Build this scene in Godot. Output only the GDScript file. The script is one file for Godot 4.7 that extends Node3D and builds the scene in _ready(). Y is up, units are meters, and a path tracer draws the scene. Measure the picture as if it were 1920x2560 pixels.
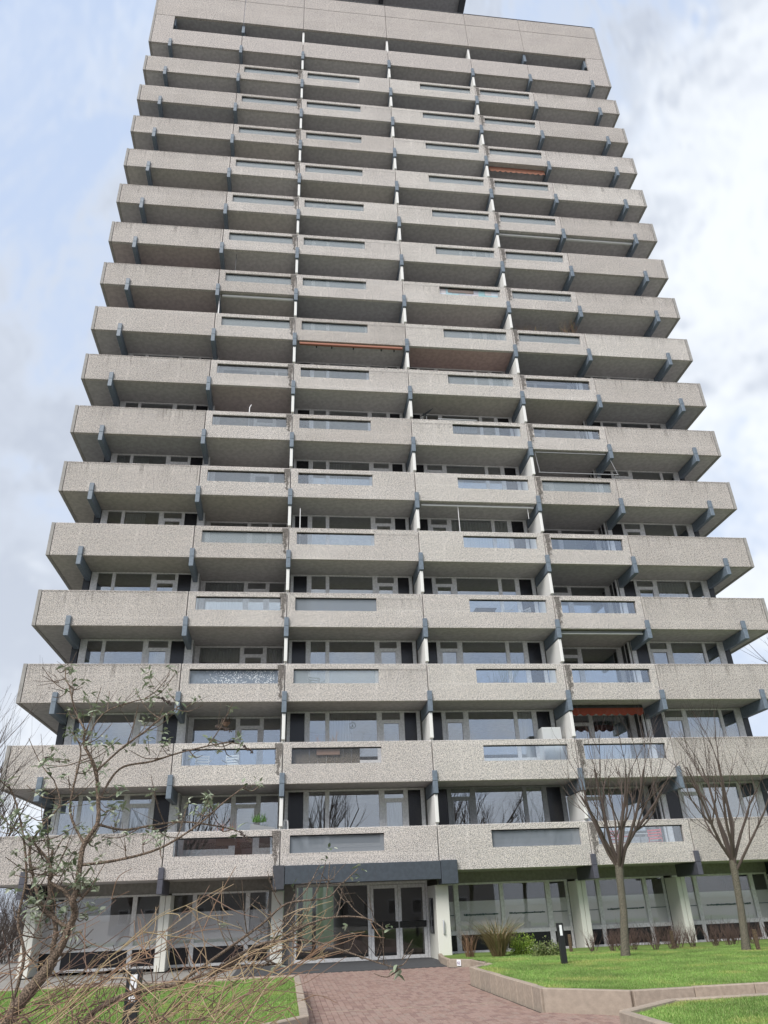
extends Node3D

# ------------------------------------------------------------------ small mesh builder
class MB:
	var v := PackedVector3Array()
	var n := PackedVector3Array()
	var c := PackedColorArray()
	var uv := PackedVector2Array()
	var col := Color(1, 1, 1)

	func tri(a: Vector3, b: Vector3, d: Vector3, na := Vector3.ZERO, nb := Vector3.ZERO, nd := Vector3.ZERO) -> void:
		# a, b, d counter-clockwise from outside; stored clockwise for Godot
		if na == Vector3.ZERO:
			na = (b - a).cross(d - a).normalized()
			nb = na
			nd = na
		v.append(a); v.append(d); v.append(b)
		n.append(na); n.append(nd); n.append(nb)
		for i in 3:
			c.append(col)
			uv.append(Vector2.ZERO)

	func quad(a: Vector3, b: Vector3, d: Vector3, e: Vector3) -> void:
		tri(a, b, d)
		tri(a, d, e)

	func uvquad(a: Vector3, b: Vector3, d: Vector3, e: Vector3) -> void:
		quad(a, b, d, e)
		var k := uv.size() - 6
		var q := [Vector2(0, 1), Vector2(1, 0), Vector2(1, 1), Vector2(0, 1), Vector2(0, 0), Vector2(1, 0)]
		for i in 6:
			uv[k + i] = q[i]

	func box(x0: float, x1: float, y0: float, y1: float, z0: float, z1: float) -> void:
		var a := Vector3(x0, y0, z1); var b := Vector3(x1, y0, z1); var d := Vector3(x1, y1, z1); var e := Vector3(x0, y1, z1)
		var f := Vector3(x0, y0, z0); var g := Vector3(x1, y0, z0); var h := Vector3(x1, y1, z0); var i := Vector3(x0, y1, z0)
		quad(a, b, d, e); quad(g, f, i, h); quad(f, a, e, i); quad(b, g, h, d); quad(e, d, h, i); quad(f, g, b, a)

	# box with chamfered edges (8 corners cut to 24 points)
	func cbox(x0: float, x1: float, y0: float, y1: float, z0: float, z1: float, k: float) -> void:
		var X := [x0, x1]; var Y := [y0, y1]; var Z := [z0, z1]
		var P := {}
		for i in 2:
			for j in 2:
				for l in 2:
					var sx := k if i == 0 else -k
					var sy := k if j == 0 else -k
					var sz := k if l == 0 else -k
					P[[i, j, l]] = [Vector3(X[i], Y[j] + sy, Z[l] + sz), Vector3(X[i] + sx, Y[j], Z[l] + sz), Vector3(X[i] + sx, Y[j] + sy, Z[l])]
		var face := func(q: Array): oriented(q)
		for i in 2:
			face.call([P[[i, 0, 0]][0], P[[i, 1, 0]][0], P[[i, 1, 1]][0], P[[i, 0, 1]][0]])
			face.call([P[[0, i, 0]][1], P[[1, i, 0]][1], P[[1, i, 1]][1], P[[0, i, 1]][1]])
			face.call([P[[0, 0, i]][2], P[[1, 0, i]][2], P[[1, 1, i]][2], P[[0, 1, i]][2]])
			for j in 2:
				face.call([P[[i, j, 0]][0], P[[i, j, 1]][0], P[[i, j, 1]][1], P[[i, j, 0]][1]])
				face.call([P[[i, 0, j]][0], P[[i, 1, j]][0], P[[i, 1, j]][2], P[[i, 0, j]][2]])
				face.call([P[[0, i, j]][1], P[[1, i, j]][1], P[[1, i, j]][2], P[[0, i, j]][2]])
				for l in 2:
					face.call([P[[i, j, l]][0], P[[i, j, l]][1], P[[i, j, l]][2]])
		mid = Vector3((x0 + x1) / 2, (y0 + y1) / 2, (z0 + z1) / 2)

	var mid := Vector3.ZERO
	var centre := Vector3.ZERO
	func oriented(q: Array) -> void:
		var m := Vector3.ZERO
		for p in q:
			m += p
		m /= q.size()
		var nn: Vector3 = (q[1] - q[0]).cross(q[2] - q[0])
		if nn.dot(m - centre) < 0:
			q.reverse()
		if q.size() == 4:
			quad(q[0], q[1], q[2], q[3])
		else:
			tri(q[0], q[1], q[2])

	func chamfer(x0: float, x1: float, y0: float, y1: float, z0: float, z1: float, k: float) -> void:
		centre = Vector3((x0 + x1) / 2, (y0 + y1) / 2, (z0 + z1) / 2)
		cbox(x0, x1, y0, y1, z0, z1, k)

	func bar(a: Vector3, b: Vector3, w: float, h: float) -> void:
		var f := (b - a).normalized()
		var s := f.cross(Vector3.UP)
		s = (Vector3.RIGHT if s.length() < 0.01 else s.normalized()) * w / 2
		var u := s.cross(f).normalized() * h / 2
		var p := [a - s - u, a + s - u, a + s + u, a - s + u]
		var q := [b - s - u, b + s - u, b + s + u, b - s + u]
		centre = (a + b) / 2
		oriented([p[0], p[1], p[2], p[3]]); oriented([q[0], q[1], q[2], q[3]])
		for i in 4:
			oriented([p[i], p[(i + 1) % 4], q[(i + 1) % 4], q[i]])

	func tube(pts: Array, rad: Array, sides: int) -> void:
		var rings := []
		var prev := Vector3(0.31, 0.2, 0.93)
		for i in pts.size():
			var d: Vector3 = (pts[mini(i + 1, pts.size() - 1)] - pts[maxi(i - 1, 0)]).normalized()
			var s := prev - d * prev.dot(d)
			if s.length() < 0.05:
				s = d.cross(Vector3(1, 0, 0.1))
			s = s.normalized()
			prev = s
			var t := d.cross(s)
			var ring := []
			for k in sides:
				var a := TAU * k / sides
				ring.append(s * cos(a) + t * sin(a))
			rings.append(ring)
		for i in pts.size() - 1:
			for k in sides:
				var l := (k + 1) % sides
				var a: Vector3 = rings[i][k]; var b: Vector3 = rings[i][l]; var d: Vector3 = rings[i + 1][l]; var e: Vector3 = rings[i + 1][k]
				var pa: Vector3 = pts[i] + a * rad[i]; var pb: Vector3 = pts[i] + b * rad[i]
				var pd: Vector3 = pts[i + 1] + d * rad[i + 1]; var pe: Vector3 = pts[i + 1] + e * rad[i + 1]
				tri(pa, pb, pd, a, b, d)
				tri(pa, pd, pe, a, d, e)

	func disc(cn: Vector3, ax: Vector3, r: float, deep: float, sides: int) -> void:
		# shallow bowl
		var s := ax.cross(Vector3(0.2, 1, 0.1)).normalized()
		var t := ax.cross(s).normalized()
		for k in sides:
			var a := TAU * k / sides; var b := TAU * (k + 1) / sides
			var pa := cn + (s * cos(a) + t * sin(a)) * r; var pb := cn + (s * cos(b) + t * sin(b)) * r
			var ma := cn + (s * cos(a) + t * sin(a)) * r * 0.5 - ax * deep * 0.75; var mb := cn + (s * cos(b) + t * sin(b)) * r * 0.5 - ax * deep * 0.75
			quad(pa, pb, mb, ma)
			tri(ma, mb, cn - ax * deep)

	func mesh(m: Material) -> ArrayMesh:
		var a := []
		a.resize(Mesh.ARRAY_MAX)
		a[Mesh.ARRAY_VERTEX] = v
		a[Mesh.ARRAY_NORMAL] = n
		a[Mesh.ARRAY_COLOR] = c
		a[Mesh.ARRAY_TEX_UV] = uv
		var r := ArrayMesh.new()
		r.add_surface_from_arrays(Mesh.PRIMITIVE_TRIANGLES, a)
		r.surface_set_material(0, m)
		return r

var M := {}
var rng := RandomNumberGenerator.new()
var used := {}
var tower: Node3D

func numbered(s: String) -> String:
	if not used.has(s):
		used[s] = 0
		return s
	used[s] += 1
	return "%s_%03d" % [s, used[s]]

func obj(called: String, me: Mesh, parent: Node = self, at := Vector3.ZERO) -> MeshInstance3D:
	var o := MeshInstance3D.new()
	o.mesh = me
	o.name = numbered(called) if parent == self else called
	o.cast_shadow = GeometryInstance3D.SHADOW_CASTING_SETTING_ON
	parent.add_child(o, true)
	o.position = at
	return o

func thing(called: String, label: String, category: String, at := Vector3.ZERO, group := "") -> Node3D:
	var o := Node3D.new()
	o.name = numbered(called)
	add_child(o)
	o.position = at
	tag(o, label, category, group)
	return o

func tag(o: Node, label: String, category: String, group := "", kind := "") -> void:
	if label: o.set_meta("label", label)
	if category: o.set_meta("category", category)
	if group: o.set_meta("group", group)
	if kind: o.set_meta("kind", kind)

func setting(called: String, me: Mesh) -> MeshInstance3D:
	var o := obj(called, me)
	o.set_meta("kind", "structure")
	return o

# ------------------------------------------------------------------ materials
func lin(r: float, g: float, b: float) -> Color:
	return Color(r, g, b).linear_to_srgb()

func mat(color: Color, rough := 0.85, metal := 0.0) -> StandardMaterial3D:
	var m := StandardMaterial3D.new()
	m.albedo_color = color
	m.roughness = rough
	m.metallic = metal
	m.vertex_color_use_as_albedo = true
	return m

func noise_image(size: int, freq: float, type: int, sd: int, oct := 4) -> Image:
	var f := FastNoiseLite.new()
	f.seed = sd
	f.frequency = freq
	f.noise_type = type
	f.fractal_octaves = oct
	if type == FastNoiseLite.TYPE_CELLULAR:
		f.fractal_type = FastNoiseLite.FRACTAL_NONE
		f.cellular_return_type = FastNoiseLite.RETURN_CELL_VALUE
	var im := f.get_seamless_image(size, size)
	im.convert(Image.FORMAT_L8)
	return im

func ramp_texture(size: int, fn: Callable) -> ImageTexture:
	var im := Image.create(size, size, true, Image.FORMAT_RGB8)
	for y in size:
		for x in size:
			im.set_pixel(x, y, fn.call(x, y))
	im.generate_mipmaps()
	return ImageTexture.create_from_image(im)

func triplanar(m: StandardMaterial3D, tex: Texture2D, metres: float, off := Vector3.ZERO) -> StandardMaterial3D:
	m.albedo_texture = tex
	m.uv1_triplanar = true
	m.uv1_world_triplanar = true
	m.uv1_scale = Vector3.ONE / metres
	m.uv1_offset = off
	return m

func glass(tint: Color, alpha: float) -> StandardMaterial3D:
	var m := StandardMaterial3D.new()
	m.albedo_color = Color(tint.r, tint.g, tint.b, alpha)
	m.transparency = BaseMaterial3D.TRANSPARENCY_ALPHA
	m.roughness = 0.02
	m.metallic_specular = 0.5
	return m

func coated_glass(bend: float) -> StandardMaterial3D:
	# mirror-coated insulating glass: solid, clear, strongly reflecting
	var m := StandardMaterial3D.new()
	m.albedo_color = Color(.93, .97, 1.0, 0.0)
	m.transparency = BaseMaterial3D.TRANSPARENCY_ALPHA
	m.refraction_enabled = true
	m.refraction_scale = bend
	m.roughness = 0.0
	m.metallic_specular = 0.7
	return m

func make_materials() -> void:
	# exposed aggregate: pebbles of different tone, dark gaps, plus a broader mottling
	var cells := noise_image(1024, 0.075, FastNoiseLite.TYPE_CELLULAR, 3)
	var fine := noise_image(1024, 0.07, FastNoiseLite.TYPE_SIMPLEX, 8, 2)
	var broad := noise_image(1024, 0.03, FastNoiseLite.TYPE_SIMPLEX, 21, 4)
	var agg := ramp_texture(1024, func(x, y):
		var p: float = cells.get_pixel(x, y).r
		var f: float = fine.get_pixel(x, y).r
		var b: float = broad.get_pixel(x, y).r
		var t := 0.84 + 0.13 * p + 0.50 * (f - 0.5) + 0.46 * (b - 0.5)
		if f < 0.33: t -= 0.24
		if p > 0.86: t += 0.12
		t = clampf(t, 0.3, 1.0)
		return Color(t, t * (0.992 - 0.012 * p), t * (0.985 - 0.03 * p)))
	var k := 0
	for c in [lin(.74, .72, .71), lin(.67, .645, .63), lin(.77, .755, .74), lin(.64, .615, .60)]:
		var m := triplanar(mat(c, 0.93), agg, 2.1, Vector3(0.31, 0.17, 0.23) * k)
		m.heightmap_enabled = true
		m.heightmap_texture = ImageTexture.create_from_image(fine)
		m.heightmap_scale = 1.2
		M["agg%d" % k] = m
		k += 1
	var dirt_a := noise_image(512, 0.02, FastNoiseLite.TYPE_SIMPLEX, 5, 5)
	var dirt_b := noise_image(512, 0.09, FastNoiseLite.TYPE_SIMPLEX, 6, 3)
	var dirt := ramp_texture(512, func(x, y):
		var t: float = 0.92 + 0.13 * (dirt_a.get_pixel(x, y).r - 0.5) + 0.06 * (dirt_b.get_pixel(x, y).r - 0.5)
		return Color(t, t * .995, t * .985))
	M.dirt = dirt
	k = 0
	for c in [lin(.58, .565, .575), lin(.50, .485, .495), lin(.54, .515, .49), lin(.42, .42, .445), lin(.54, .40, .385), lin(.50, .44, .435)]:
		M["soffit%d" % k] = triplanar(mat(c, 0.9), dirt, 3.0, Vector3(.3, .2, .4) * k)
		k += 1
	M.top = triplanar(mat(lin(.56, .535, .525), 0.93), agg, 2.6)
	M.beam = triplanar(mat(lin(.165, .21, .265), 0.5), dirt, 1.7)
	M.beam_dark = triplanar(mat(lin(.06, .066, .08), 0.5), dirt, 1.7)
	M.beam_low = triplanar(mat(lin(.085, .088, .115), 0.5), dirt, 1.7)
	M.fascia = triplanar(mat(lin(.062, .078, .098), 0.45), dirt, 2.0)
	M.white_wall = mat(lin(.70, .70, .68), 0.8)
	M.cream = mat(lin(.66, .66, .60), 0.75)
	M.grey_wall = triplanar(mat(lin(.33, .325, .32), 0.8), dirt, 1.9)
	M.side = triplanar(mat(lin(.36, .35, .34), 0.9), dirt, 2.5)
	M.joint = mat(lin(.02, .02, .02), 0.9)
	M.frame = triplanar(mat(lin(.82, .83, .85), 0.45), dirt, 1.3)
	M.frame_grey = triplanar(mat(lin(.30, .31, .33), 0.5), dirt, 1.3)
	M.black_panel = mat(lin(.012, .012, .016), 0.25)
	M.alu = mat(lin(.55, .56, .58), 0.4, 0.6)
	M.room = mat(lin(.18, .17, .16), 0.9)
	M.pane = coated_glass(0.19)
	M.insert0 = coated_glass(0.13)
	M.insert1 = glass(Color(.66, .70, .72), 0.36)
	M.insert2 = glass(Color(.50, .53, .56), 0.62)
	M.clear = glass(Color(.1, .12, .12), 0.0)
	M.insert3 = M.clear
	M.film = mat(lin(.56, .56, .575), 0.6)
	M.green_print = mat(lin(.01, .06, .055), 0.7)
	M.curtain = mat(lin(.70, .70, .67), 0.9)
	M.curtain.backlight_enabled = true
	M.curtain.backlight = Color(.4, .4, .38)
	M.blind = mat(lin(.34, .32, .29), 0.8)
	M.blue_grey_sticker = mat(lin(.75, .82, .9), 0.6)
	# ground
	var gr := noise_image(512, 0.06, FastNoiseLite.TYPE_SIMPLEX, 31, 4)
	var grass_tex := ramp_texture(512, func(x, y):
		var t: float = gr.get_pixel(x, y).r
		var d: float = dirt_a.get_pixel(x, y).r
		return Color(.42, .52, .22).lerp(Color(.54, .63, .29), clampf((t - .3) * 1.8, 0, 1)).lerp(Color(.50, .50, .26), clampf((d - .62) * 2.5, 0, 1)))
	M.turf = triplanar(mat(Color(.82, .85, .8), 0.95), grass_tex, 1.3)
	M.blade = mat(Color(1, 1, 1), 0.7)
	M.blade.backlight_enabled = true
	M.blade.backlight = Color(.3, .35, .15)
	M.asphalt = triplanar(mat(lin(.075, .078, .085), 0.85), dirt, 2.0)
	M.ground = triplanar(mat(lin(.33, .32, .30), 0.95), dirt, 6.0)
	M.sand = triplanar(mat(lin(.055, .048, .038), 0.95), dirt, 0.7)
	M.paver = triplanar(mat(lin(.36, .25, .215), 0.85), dirt, 0.9)
	M.kerb = triplanar(mat(lin(.42, .35, .285), 0.9), dirt, 1.1)
	M.kerb2 = triplanar(mat(lin(.38, .32, .265), 0.9), dirt, 1.3, Vector3(.4, .1, .2))
	# plants
	var bk := noise_image(256, 0.05, FastNoiseLite.TYPE_SIMPLEX, 41, 4)
	var bark_tex := ramp_texture(256, func(x, y):
		var t: float = .55 + .9 * (bk.get_pixel(x, y).r - .5)
		return Color(t, t, t))
	M.bark = triplanar(mat(lin(.40, .36, .27), 0.9), bark_tex, 0.35)
	M.bark_dark = triplanar(mat(lin(.12, .10, .09), 0.9), bark_tex, 0.3)
	M.twig = mat(lin(.085, .064, .054), 0.9)
	M.red_twig = mat(lin(.105, .068, .056), 0.9)
	M.bush_bark = triplanar(mat(lin(.50, .37, .27), 0.9), bark_tex, 0.12)
	M.dry_stem = mat(Color(1, 1, 1), 0.85)
	for i in 4:
		var lm := mat([lin(.16, .20, .115), lin(.26, .31, .21), lin(.40, .43, .33), lin(.11, .15, .085)][i], 0.6)
		lm.backlight_enabled = true
		lm.backlight = Color(.35, .4, .2)
		M["leaf%d" % i] = lm
	M.straw = mat(Color(1, 1, 1), 0.8)
	M.wood = triplanar(mat(lin(.34, .23, .14), 0.85), bark_tex, 0.3)
	M.plank = triplanar(mat(lin(.36, .31, .245), 0.8), bark_tex, 0.5)
	M.black_paint = mat(lin(.018, .019, .021), 0.35)
	M.lamp_glass = mat(lin(.82, .84, .86), 0.25)
	M.red_cloth = mat(lin(.30, .065, .04), 0.9)
	M.orange_cloth = mat(lin(.36, .17, .115), 0.9)
	M.rust_cloth = mat(lin(.28, .12, .085), 0.85)
	M.white_metal = mat(lin(.72, .72, .72), 0.4)
	M.dark_metal = mat(lin(.03, .035, .04), 0.5)
	M.red_paint = mat(lin(.42, .03, .04), 0.5)
	M.white_plastic = mat(lin(.50, .52, .52), 0.5)
	M.grey_cloth = mat(lin(.26, .27, .28), 0.9)
	M.paper = mat(lin(.78, .78, .80), 0.8)
	M.ink = mat(lin(.10, .04, .16), 0.8)
	M.clay = mat(lin(.20, .13, .095), 0.85)
	M.roof_tile = triplanar(mat(lin(.17, .095, .075), 0.85), dirt, 1.5)
	M.brick_far = triplanar(mat(lin(.40, .38, .36), 0.9), dirt, 2.5)
	M.pale_green = mat(lin(.50, .68, .42), 0.8)
	M.car_paint = mat(lin(.70, .71, .72), 0.25)
	M.car_paint.clearcoat_enabled = true

# ------------------------------------------------------------------ sky
func make_sky() -> Sky:
	var w := 1024
	var h := 512
	var im := Image.create(w, h, false, Image.FORMAT_RGBF)
	var f := FastNoiseLite.new()
	f.seed = 11
	f.noise_type = FastNoiseLite.TYPE_SIMPLEX_SMOOTH
	f.frequency = 1.35
	f.fractal_octaves = 5
	f.fractal_gain = 0.48
	f.domain_warp_enabled = true
	f.domain_warp_amplitude = 0.35
	f.domain_warp_frequency = 1.2
	var blue := Vector3(.235, .285, .38)
	var white := Vector3(.405, .425, .45)
	var grey := Vector3(.215, .24, .29)
	for y in h:
		var th := PI * (y + 0.5) / h
		for x in w:
			var ph := TAU * (x + 0.5) / w
			var d := Vector3(sin(ph) * sin(th), cos(th), -cos(ph) * sin(th))
			if d.y < -0.05:
				im.set_pixel(x, y, Color(.18, .18, .175))
				continue
			var q := Vector3(d.x, d.y * 1.5, d.z)
			var a := f.get_noise_3dv(q) * 0.5 + 0.5
			var b := f.get_noise_3dv(q * 0.6 + Vector3(1.4, 2.7, 5.9)) * 0.5 + 0.5
			var cover := smoothstep(0.30, 0.54, a)
			var dense := smoothstep(0.42, 0.66, b)
			var c := blue.lerp(white, cover).lerp(grey, dense * 0.9 * cover)
			c = c.lerp(Vector3(.37, .395, .43), 0.5 * exp(-maxf(d.y, 0.0) * 3.5))
			im.set_pixel(x, y, Color(c.x, c.y, c.z))
	var m := PanoramaSkyMaterial.new()
	m.panorama = ImageTexture.create_from_image(im)
	var s := Sky.new()
	s.sky_material = m
	return s

# ------------------------------------------------------------------ building measures
const H := 2.75
const JX := [-8.96, -3.64, 0.0, 5.165, 10.375, 14.03, 19.33]
const BX := [-7.72, -3.64, 0.0, 5.185, 10.375, 14.03, 18.06]
const WIN := {1: [-3.35, -0.24], 2: [0.30, 3.38], 3: [6.99, 10.08], 4: [10.67, 13.76]}
const XC := 5.17
func top(f: int) -> float: return 3.88 + (f - 1) * H
func bot(f: int) -> float: return top(f) - 1.363

func panel_mesh(x0: float, x1: float, h: float, hole: Array, m: Material, sd: int) -> ArrayMesh:
	# front at z = 0, local y from 0 to h; a chamfered slab, optionally with a window hole [x0, x1, y0, y1]
	var b := MB.new()
	var T := 0.13
	var k := 0.012
	var fn := FastNoiseLite.new()
	fn.seed = sd
	fn.frequency = 0.35
	var shade := func(p: Vector3) -> Color:
		var t := 0.955 + 0.11 * fn.get_noise_2d(p.x, p.y * 1.6)
		return Color(t, t * 0.995, t * 0.985)
	var cell := func(ax: float, bx: float, ay: float, by: float):
		var nx := maxi(1, int((bx - ax) / 0.6))
		var ny := maxi(1, int((by - ay) / 0.45))
		for i in nx:
			for j in ny:
				var xa := lerpf(ax, bx, float(i) / nx); var xb := lerpf(ax, bx, float(i + 1) / nx)
				var ya := lerpf(ay, by, float(j) / ny); var yb := lerpf(ay, by, float(j + 1) / ny)
				var s := b.c.size()
				b.quad(Vector3(xa, ya, 0), Vector3(xb, ya, 0), Vector3(xb, yb, 0), Vector3(xa, yb, 0))
				for q in range(s, s + 6):
					b.c[q] = shade.call(b.v[q])
	var X0 := x0 + k; var X1 := x1 - k; var Y0 := k; var Y1 := h - k
	if hole.is_empty():
		cell.call(X0, X1, Y0, Y1)
		b.quad(Vector3(x1, 0, -T), Vector3(x0, 0, -T), Vector3(x0, h, -T), Vector3(x1, h, -T))
	else:
		var a: float = hole[0]; var e: float = hole[1]; var c: float = hole[2]; var d: float = hole[3]
		cell.call(X0, X1, Y0, c); cell.call(X0, X1, d, Y1); cell.call(X0, a, c, d); cell.call(e, X1, c, d)
		b.quad(Vector3(a, c, 0), Vector3(e, c, 0), Vector3(e, c, -T), Vector3(a, c, -T))
		b.quad(Vector3(a, d, -T), Vector3(e, d, -T), Vector3(e, d, 0), Vector3(a, d, 0))
		b.quad(Vector3(a, c, 0), Vector3(a, c, -T), Vector3(a, d, -T), Vector3(a, d, 0))
		b.quad(Vector3(e, c, -T), Vector3(e, c, 0), Vector3(e, d, 0), Vector3(e, d, -T))
		for r in [[x0, x1, 0.0, c], [x0, x1, d, h], [x0, a, c, d], [e, x1, c, d]]:
			b.quad(Vector3(r[1], r[2], -T), Vector3(r[0], r[2], -T), Vector3(r[0], r[3], -T), Vector3(r[1], r[3], -T))
	# chamfers
	b.quad(Vector3(X0, Y1, 0), Vector3(X1, Y1, 0), Vector3(x1, h, -k), Vector3(x0, h, -k))
	b.quad(Vector3(x0, 0, -k), Vector3(x1, 0, -k), Vector3(X1, Y0, 0), Vector3(X0, Y0, 0))
	b.quad(Vector3(x0, 0, -k), Vector3(X0, Y0, 0), Vector3(X0, Y1, 0), Vector3(x0, h, -k))
	b.quad(Vector3(X1, Y0, 0), Vector3(x1, 0, -k), Vector3(x1, h, -k), Vector3(X1, Y1, 0))
	# edges
	b.quad(Vector3(x0, h, -k), Vector3(x1, h, -k), Vector3(x1, h, -T), Vector3(x0, h, -T))
	b.quad(Vector3(x0, 0, -T), Vector3(x1, 0, -T), Vector3(x1, 0, -k), Vector3(x0, 0, -k))
	b.quad(Vector3(x0, 0, -T), Vector3(x0, 0, -k), Vector3(x0, h, -k), Vector3(x0, h, -T))
	b.quad(Vector3(x1, 0, -k), Vector3(x1, 0, -T), Vector3(x1, h, -T), Vector3(x1, h, -k))
	return b.mesh(m)

func boxm(x0: float, x1: float, y0: float, y1: float, z0: float, z1: float, m: Material, k := 0.0) -> ArrayMesh:
	var b := MB.new()
	if k > 0: b.chamfer(x0, x1, y0, y1, z0, z1, k)
	else: b.box(x0, x1, y0, y1, z0, z1)
	return b.mesh(m)

func stain_material(sd: int, along: bool) -> StandardMaterial3D:
	# soot and algae on the concrete: a mottled patch with a ragged outline
	var a := noise_image(256, 0.16, FastNoiseLite.TYPE_SIMPLEX, sd, 2)
	var g := noise_image(256, 0.018, FastNoiseLite.TYPE_SIMPLEX, sd + 1, 4)
	var im := Image.create(128, 256, true, Image.FORMAT_RGBA8)
	for y in 256:
		for x in 128:
			var u := x / 127.0
			var v := y / 255.0
			var edge := 0.0
			if along:
				edge = (1.0 - v) * 1.25 - 0.45 + 1.3 * (a.get_pixel((x * 2) % 256, y / 2).r - 0.5)
			else:
				edge = 0.85 - 1.15 * absf(u - 0.5) - 0.5 * v + 0.9 * (g.get_pixel(x, y).r - 0.5)
				edge *= 1.0 if v > 0.02 else 0.0
			var t := smoothstep(0.0, 0.35, edge) * clampf(0.42 + 1.7 * (a.get_pixel(x, y).r - 0.42), 0.06, 0.85)
			im.set_pixel(x, y, Color(.29, .265, .245, t))
	im.generate_mipmaps()
	var m := StandardMaterial3D.new()
	m.albedo_texture = ImageTexture.create_from_image(im)
	m.transparency = BaseMaterial3D.TRANSPARENCY_ALPHA
	m.roughness = 0.95
	return m

func streak_material(sd: int) -> StandardMaterial3D:
	# thin dark runs left by rain below the top edge, each with its own length and a ragged end
	var g := FastNoiseLite.new()
	g.seed = sd
	g.frequency = 0.09
	var im := Image.create(512, 128, true, Image.FORMAT_RGBA8)
	for x in 512:
		var a := clampf(g.get_noise_1d(x) * 1.5 + .15, 0.0, 1.0) * clampf(.5 + g.get_noise_1d(x * .13 + 900.0) * 1.6, 0.0, 1.0)
		var long := .25 + .75 * clampf(.5 + g.get_noise_1d(x * .45 + 300.0), 0.0, 1.0)
		for y in 128:
			var v := y / 127.0
			var n := g.get_noise_2d(x * 3.0, y * 1.2 + 77.0)
			var t := a * smoothstep(long, long * .35, v + n * .12) * clampf(.55 + n, .1, 1.0)
			if v < .07: t = maxf(t, clampf(.25 + 1.1 * g.get_noise_2d(x * 1.6, y * 2.5), 0.0, .7))
			im.set_pixel(x, y, Color(.30, .28, .26, t * .62))
	im.generate_mipmaps()
	var m := StandardMaterial3D.new()
	m.albedo_texture = ImageTexture.create_from_image(im)
	m.transparency = BaseMaterial3D.TRANSPARENCY_ALPHA
	m.roughness = 0.95
	return m

func tower_part(called: String, me: Mesh, at := Vector3.ZERO) -> MeshInstance3D:
	return obj(called, me, tower, at)

# window wall of one bay; layout [[kind, x0, x1]...] in bay-3 style coordinates
func window_wall(f: int, layout: Array, z: float, x0: float, x1: float, frame_mat: Material, meshes: Dictionary, key: String, sill_up: float) -> void:
	var y0 := bot(f) + 0.27          # balcony floor
	var y1 := bot(f + 1) + 0.0 if f < 17 else 49.33
	var hh := y1 - y0
	if not meshes.has(key):
		var b := MB.new()
		b.box(x0, x1, hh - 0.06, hh, -0.06, 0.02)
		b.box(x0, x1, 0.0, 0.06, -0.06, 0.02)
		var edges := [x0]
		var panes := []
		var darks := []
		for e in layout:
			var a: float = e[1]; var c: float = e[2]
			if e[0] == "d":
				darks.append([a, c, 0.06, hh - 0.06])
			elif e[0] == "door":
				b.box(a, c, hh - 0.46, hh - 0.33, -0.05, 0.035)
				b.box(a, c, 0.06, 0.16, -0.05, 0.035)
				b.box(a + 0.0, a + 0.06, 0.16, hh - 0.46, -0.05, 0.035)
				b.box(c - 0.06, c, 0.16, hh - 0.46, -0.05, 0.035)
				panes.append([a, c, hh - 0.33, hh - 0.06])
				panes.append([a + 0.06, c - 0.06, 0.16, hh - 0.46])
			else:
				b.box(a, c, sill_up - 0.06, sill_up + 0.06, -0.05, 0.03)
				b.box(a, c, 0.06, sill_up - 0.06, -0.05, 0.01)
				panes.append([a, c, sill_up + 0.06, hh - 0.06])
			edges.append(a); edges.append(c)
		edges.append(x1)
		for i in range(0, edges.size() - 1, 2):
			if edges[i + 1] - edges[i] > 0.02:
				b.chamfer(edges[i], edges[i + 1], 0.06, hh - 0.06, -0.06, 0.022, 0.008)
		var pm := []
		for q in panes:
			pm.append([boxm(q[0], q[1], q[2], q[3], -0.018, -0.010, M.pane)])
		var dm := []
		for q in darks:
			dm.append(boxm(q[0], q[1], q[2], q[3], -0.05, -0.015, M.black_panel))
		meshes[key] = [b.mesh(frame_mat), pm, dm, panes]
	var s: Array = meshes[key]
	var o := tower_part("window", s[0], Vector3(0, y0, z))
	for q in s[1]:
		obj("pane", q[0], o)
	for q in s[2]:
		obj("dark_panel", q, o)
	# some rooms have curtains or a half-drawn blind behind the glass
	var panes: Array = s[3]
	for i in panes.size():
		var q: Array = panes[i]
		var r := rng.randf()
		if q[3] - q[2] < 0.5 or f > 8: continue
		if r < 0.20:
			var b := MB.new()
			var n := int((q[1] - q[0]) / 0.035)
			var xa: float = q[0]
			var xb: float = q[1] if rng.randf() < 0.5 else lerpf(q[0], q[1], rng.randf_range(0.3, 0.6))
			for j in n:
				var a0 := lerpf(xa, xb, float(j) / n); var a1 := lerpf(xa, xb, float(j + 1) / n)
				var za := -0.16 + 0.025 * sin(j * 1.7 + f); var zb := -0.16 + 0.025 * sin((j + 1) * 1.7 + f)
				b.quad(Vector3(a0, q[2], za), Vector3(a1, q[2], zb), Vector3(a1, q[3], zb), Vector3(a0, q[3], za))
			obj("curtain", b.mesh(M.curtain), o)
		elif r < 0.28:
			var b := MB.new()
			var yb := lerpf(q[3], q[2], rng.randf_range(0.15, 0.5))
			var y := float(q[3])
			while y > yb:
				b.box(q[0], q[1], y - 0.045, y - 0.004, -0.085, -0.072)
				y -= 0.05
			obj("blind", b.mesh(M.blind), o)

func mirror_layout(l: Array) -> Array:
	var r := []
	for i in range(l.size() - 1, -1, -1):
		r.append([l[i][0], 2 * XC - l[i][2], 2 * XC - l[i][1]])
	return r

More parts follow.
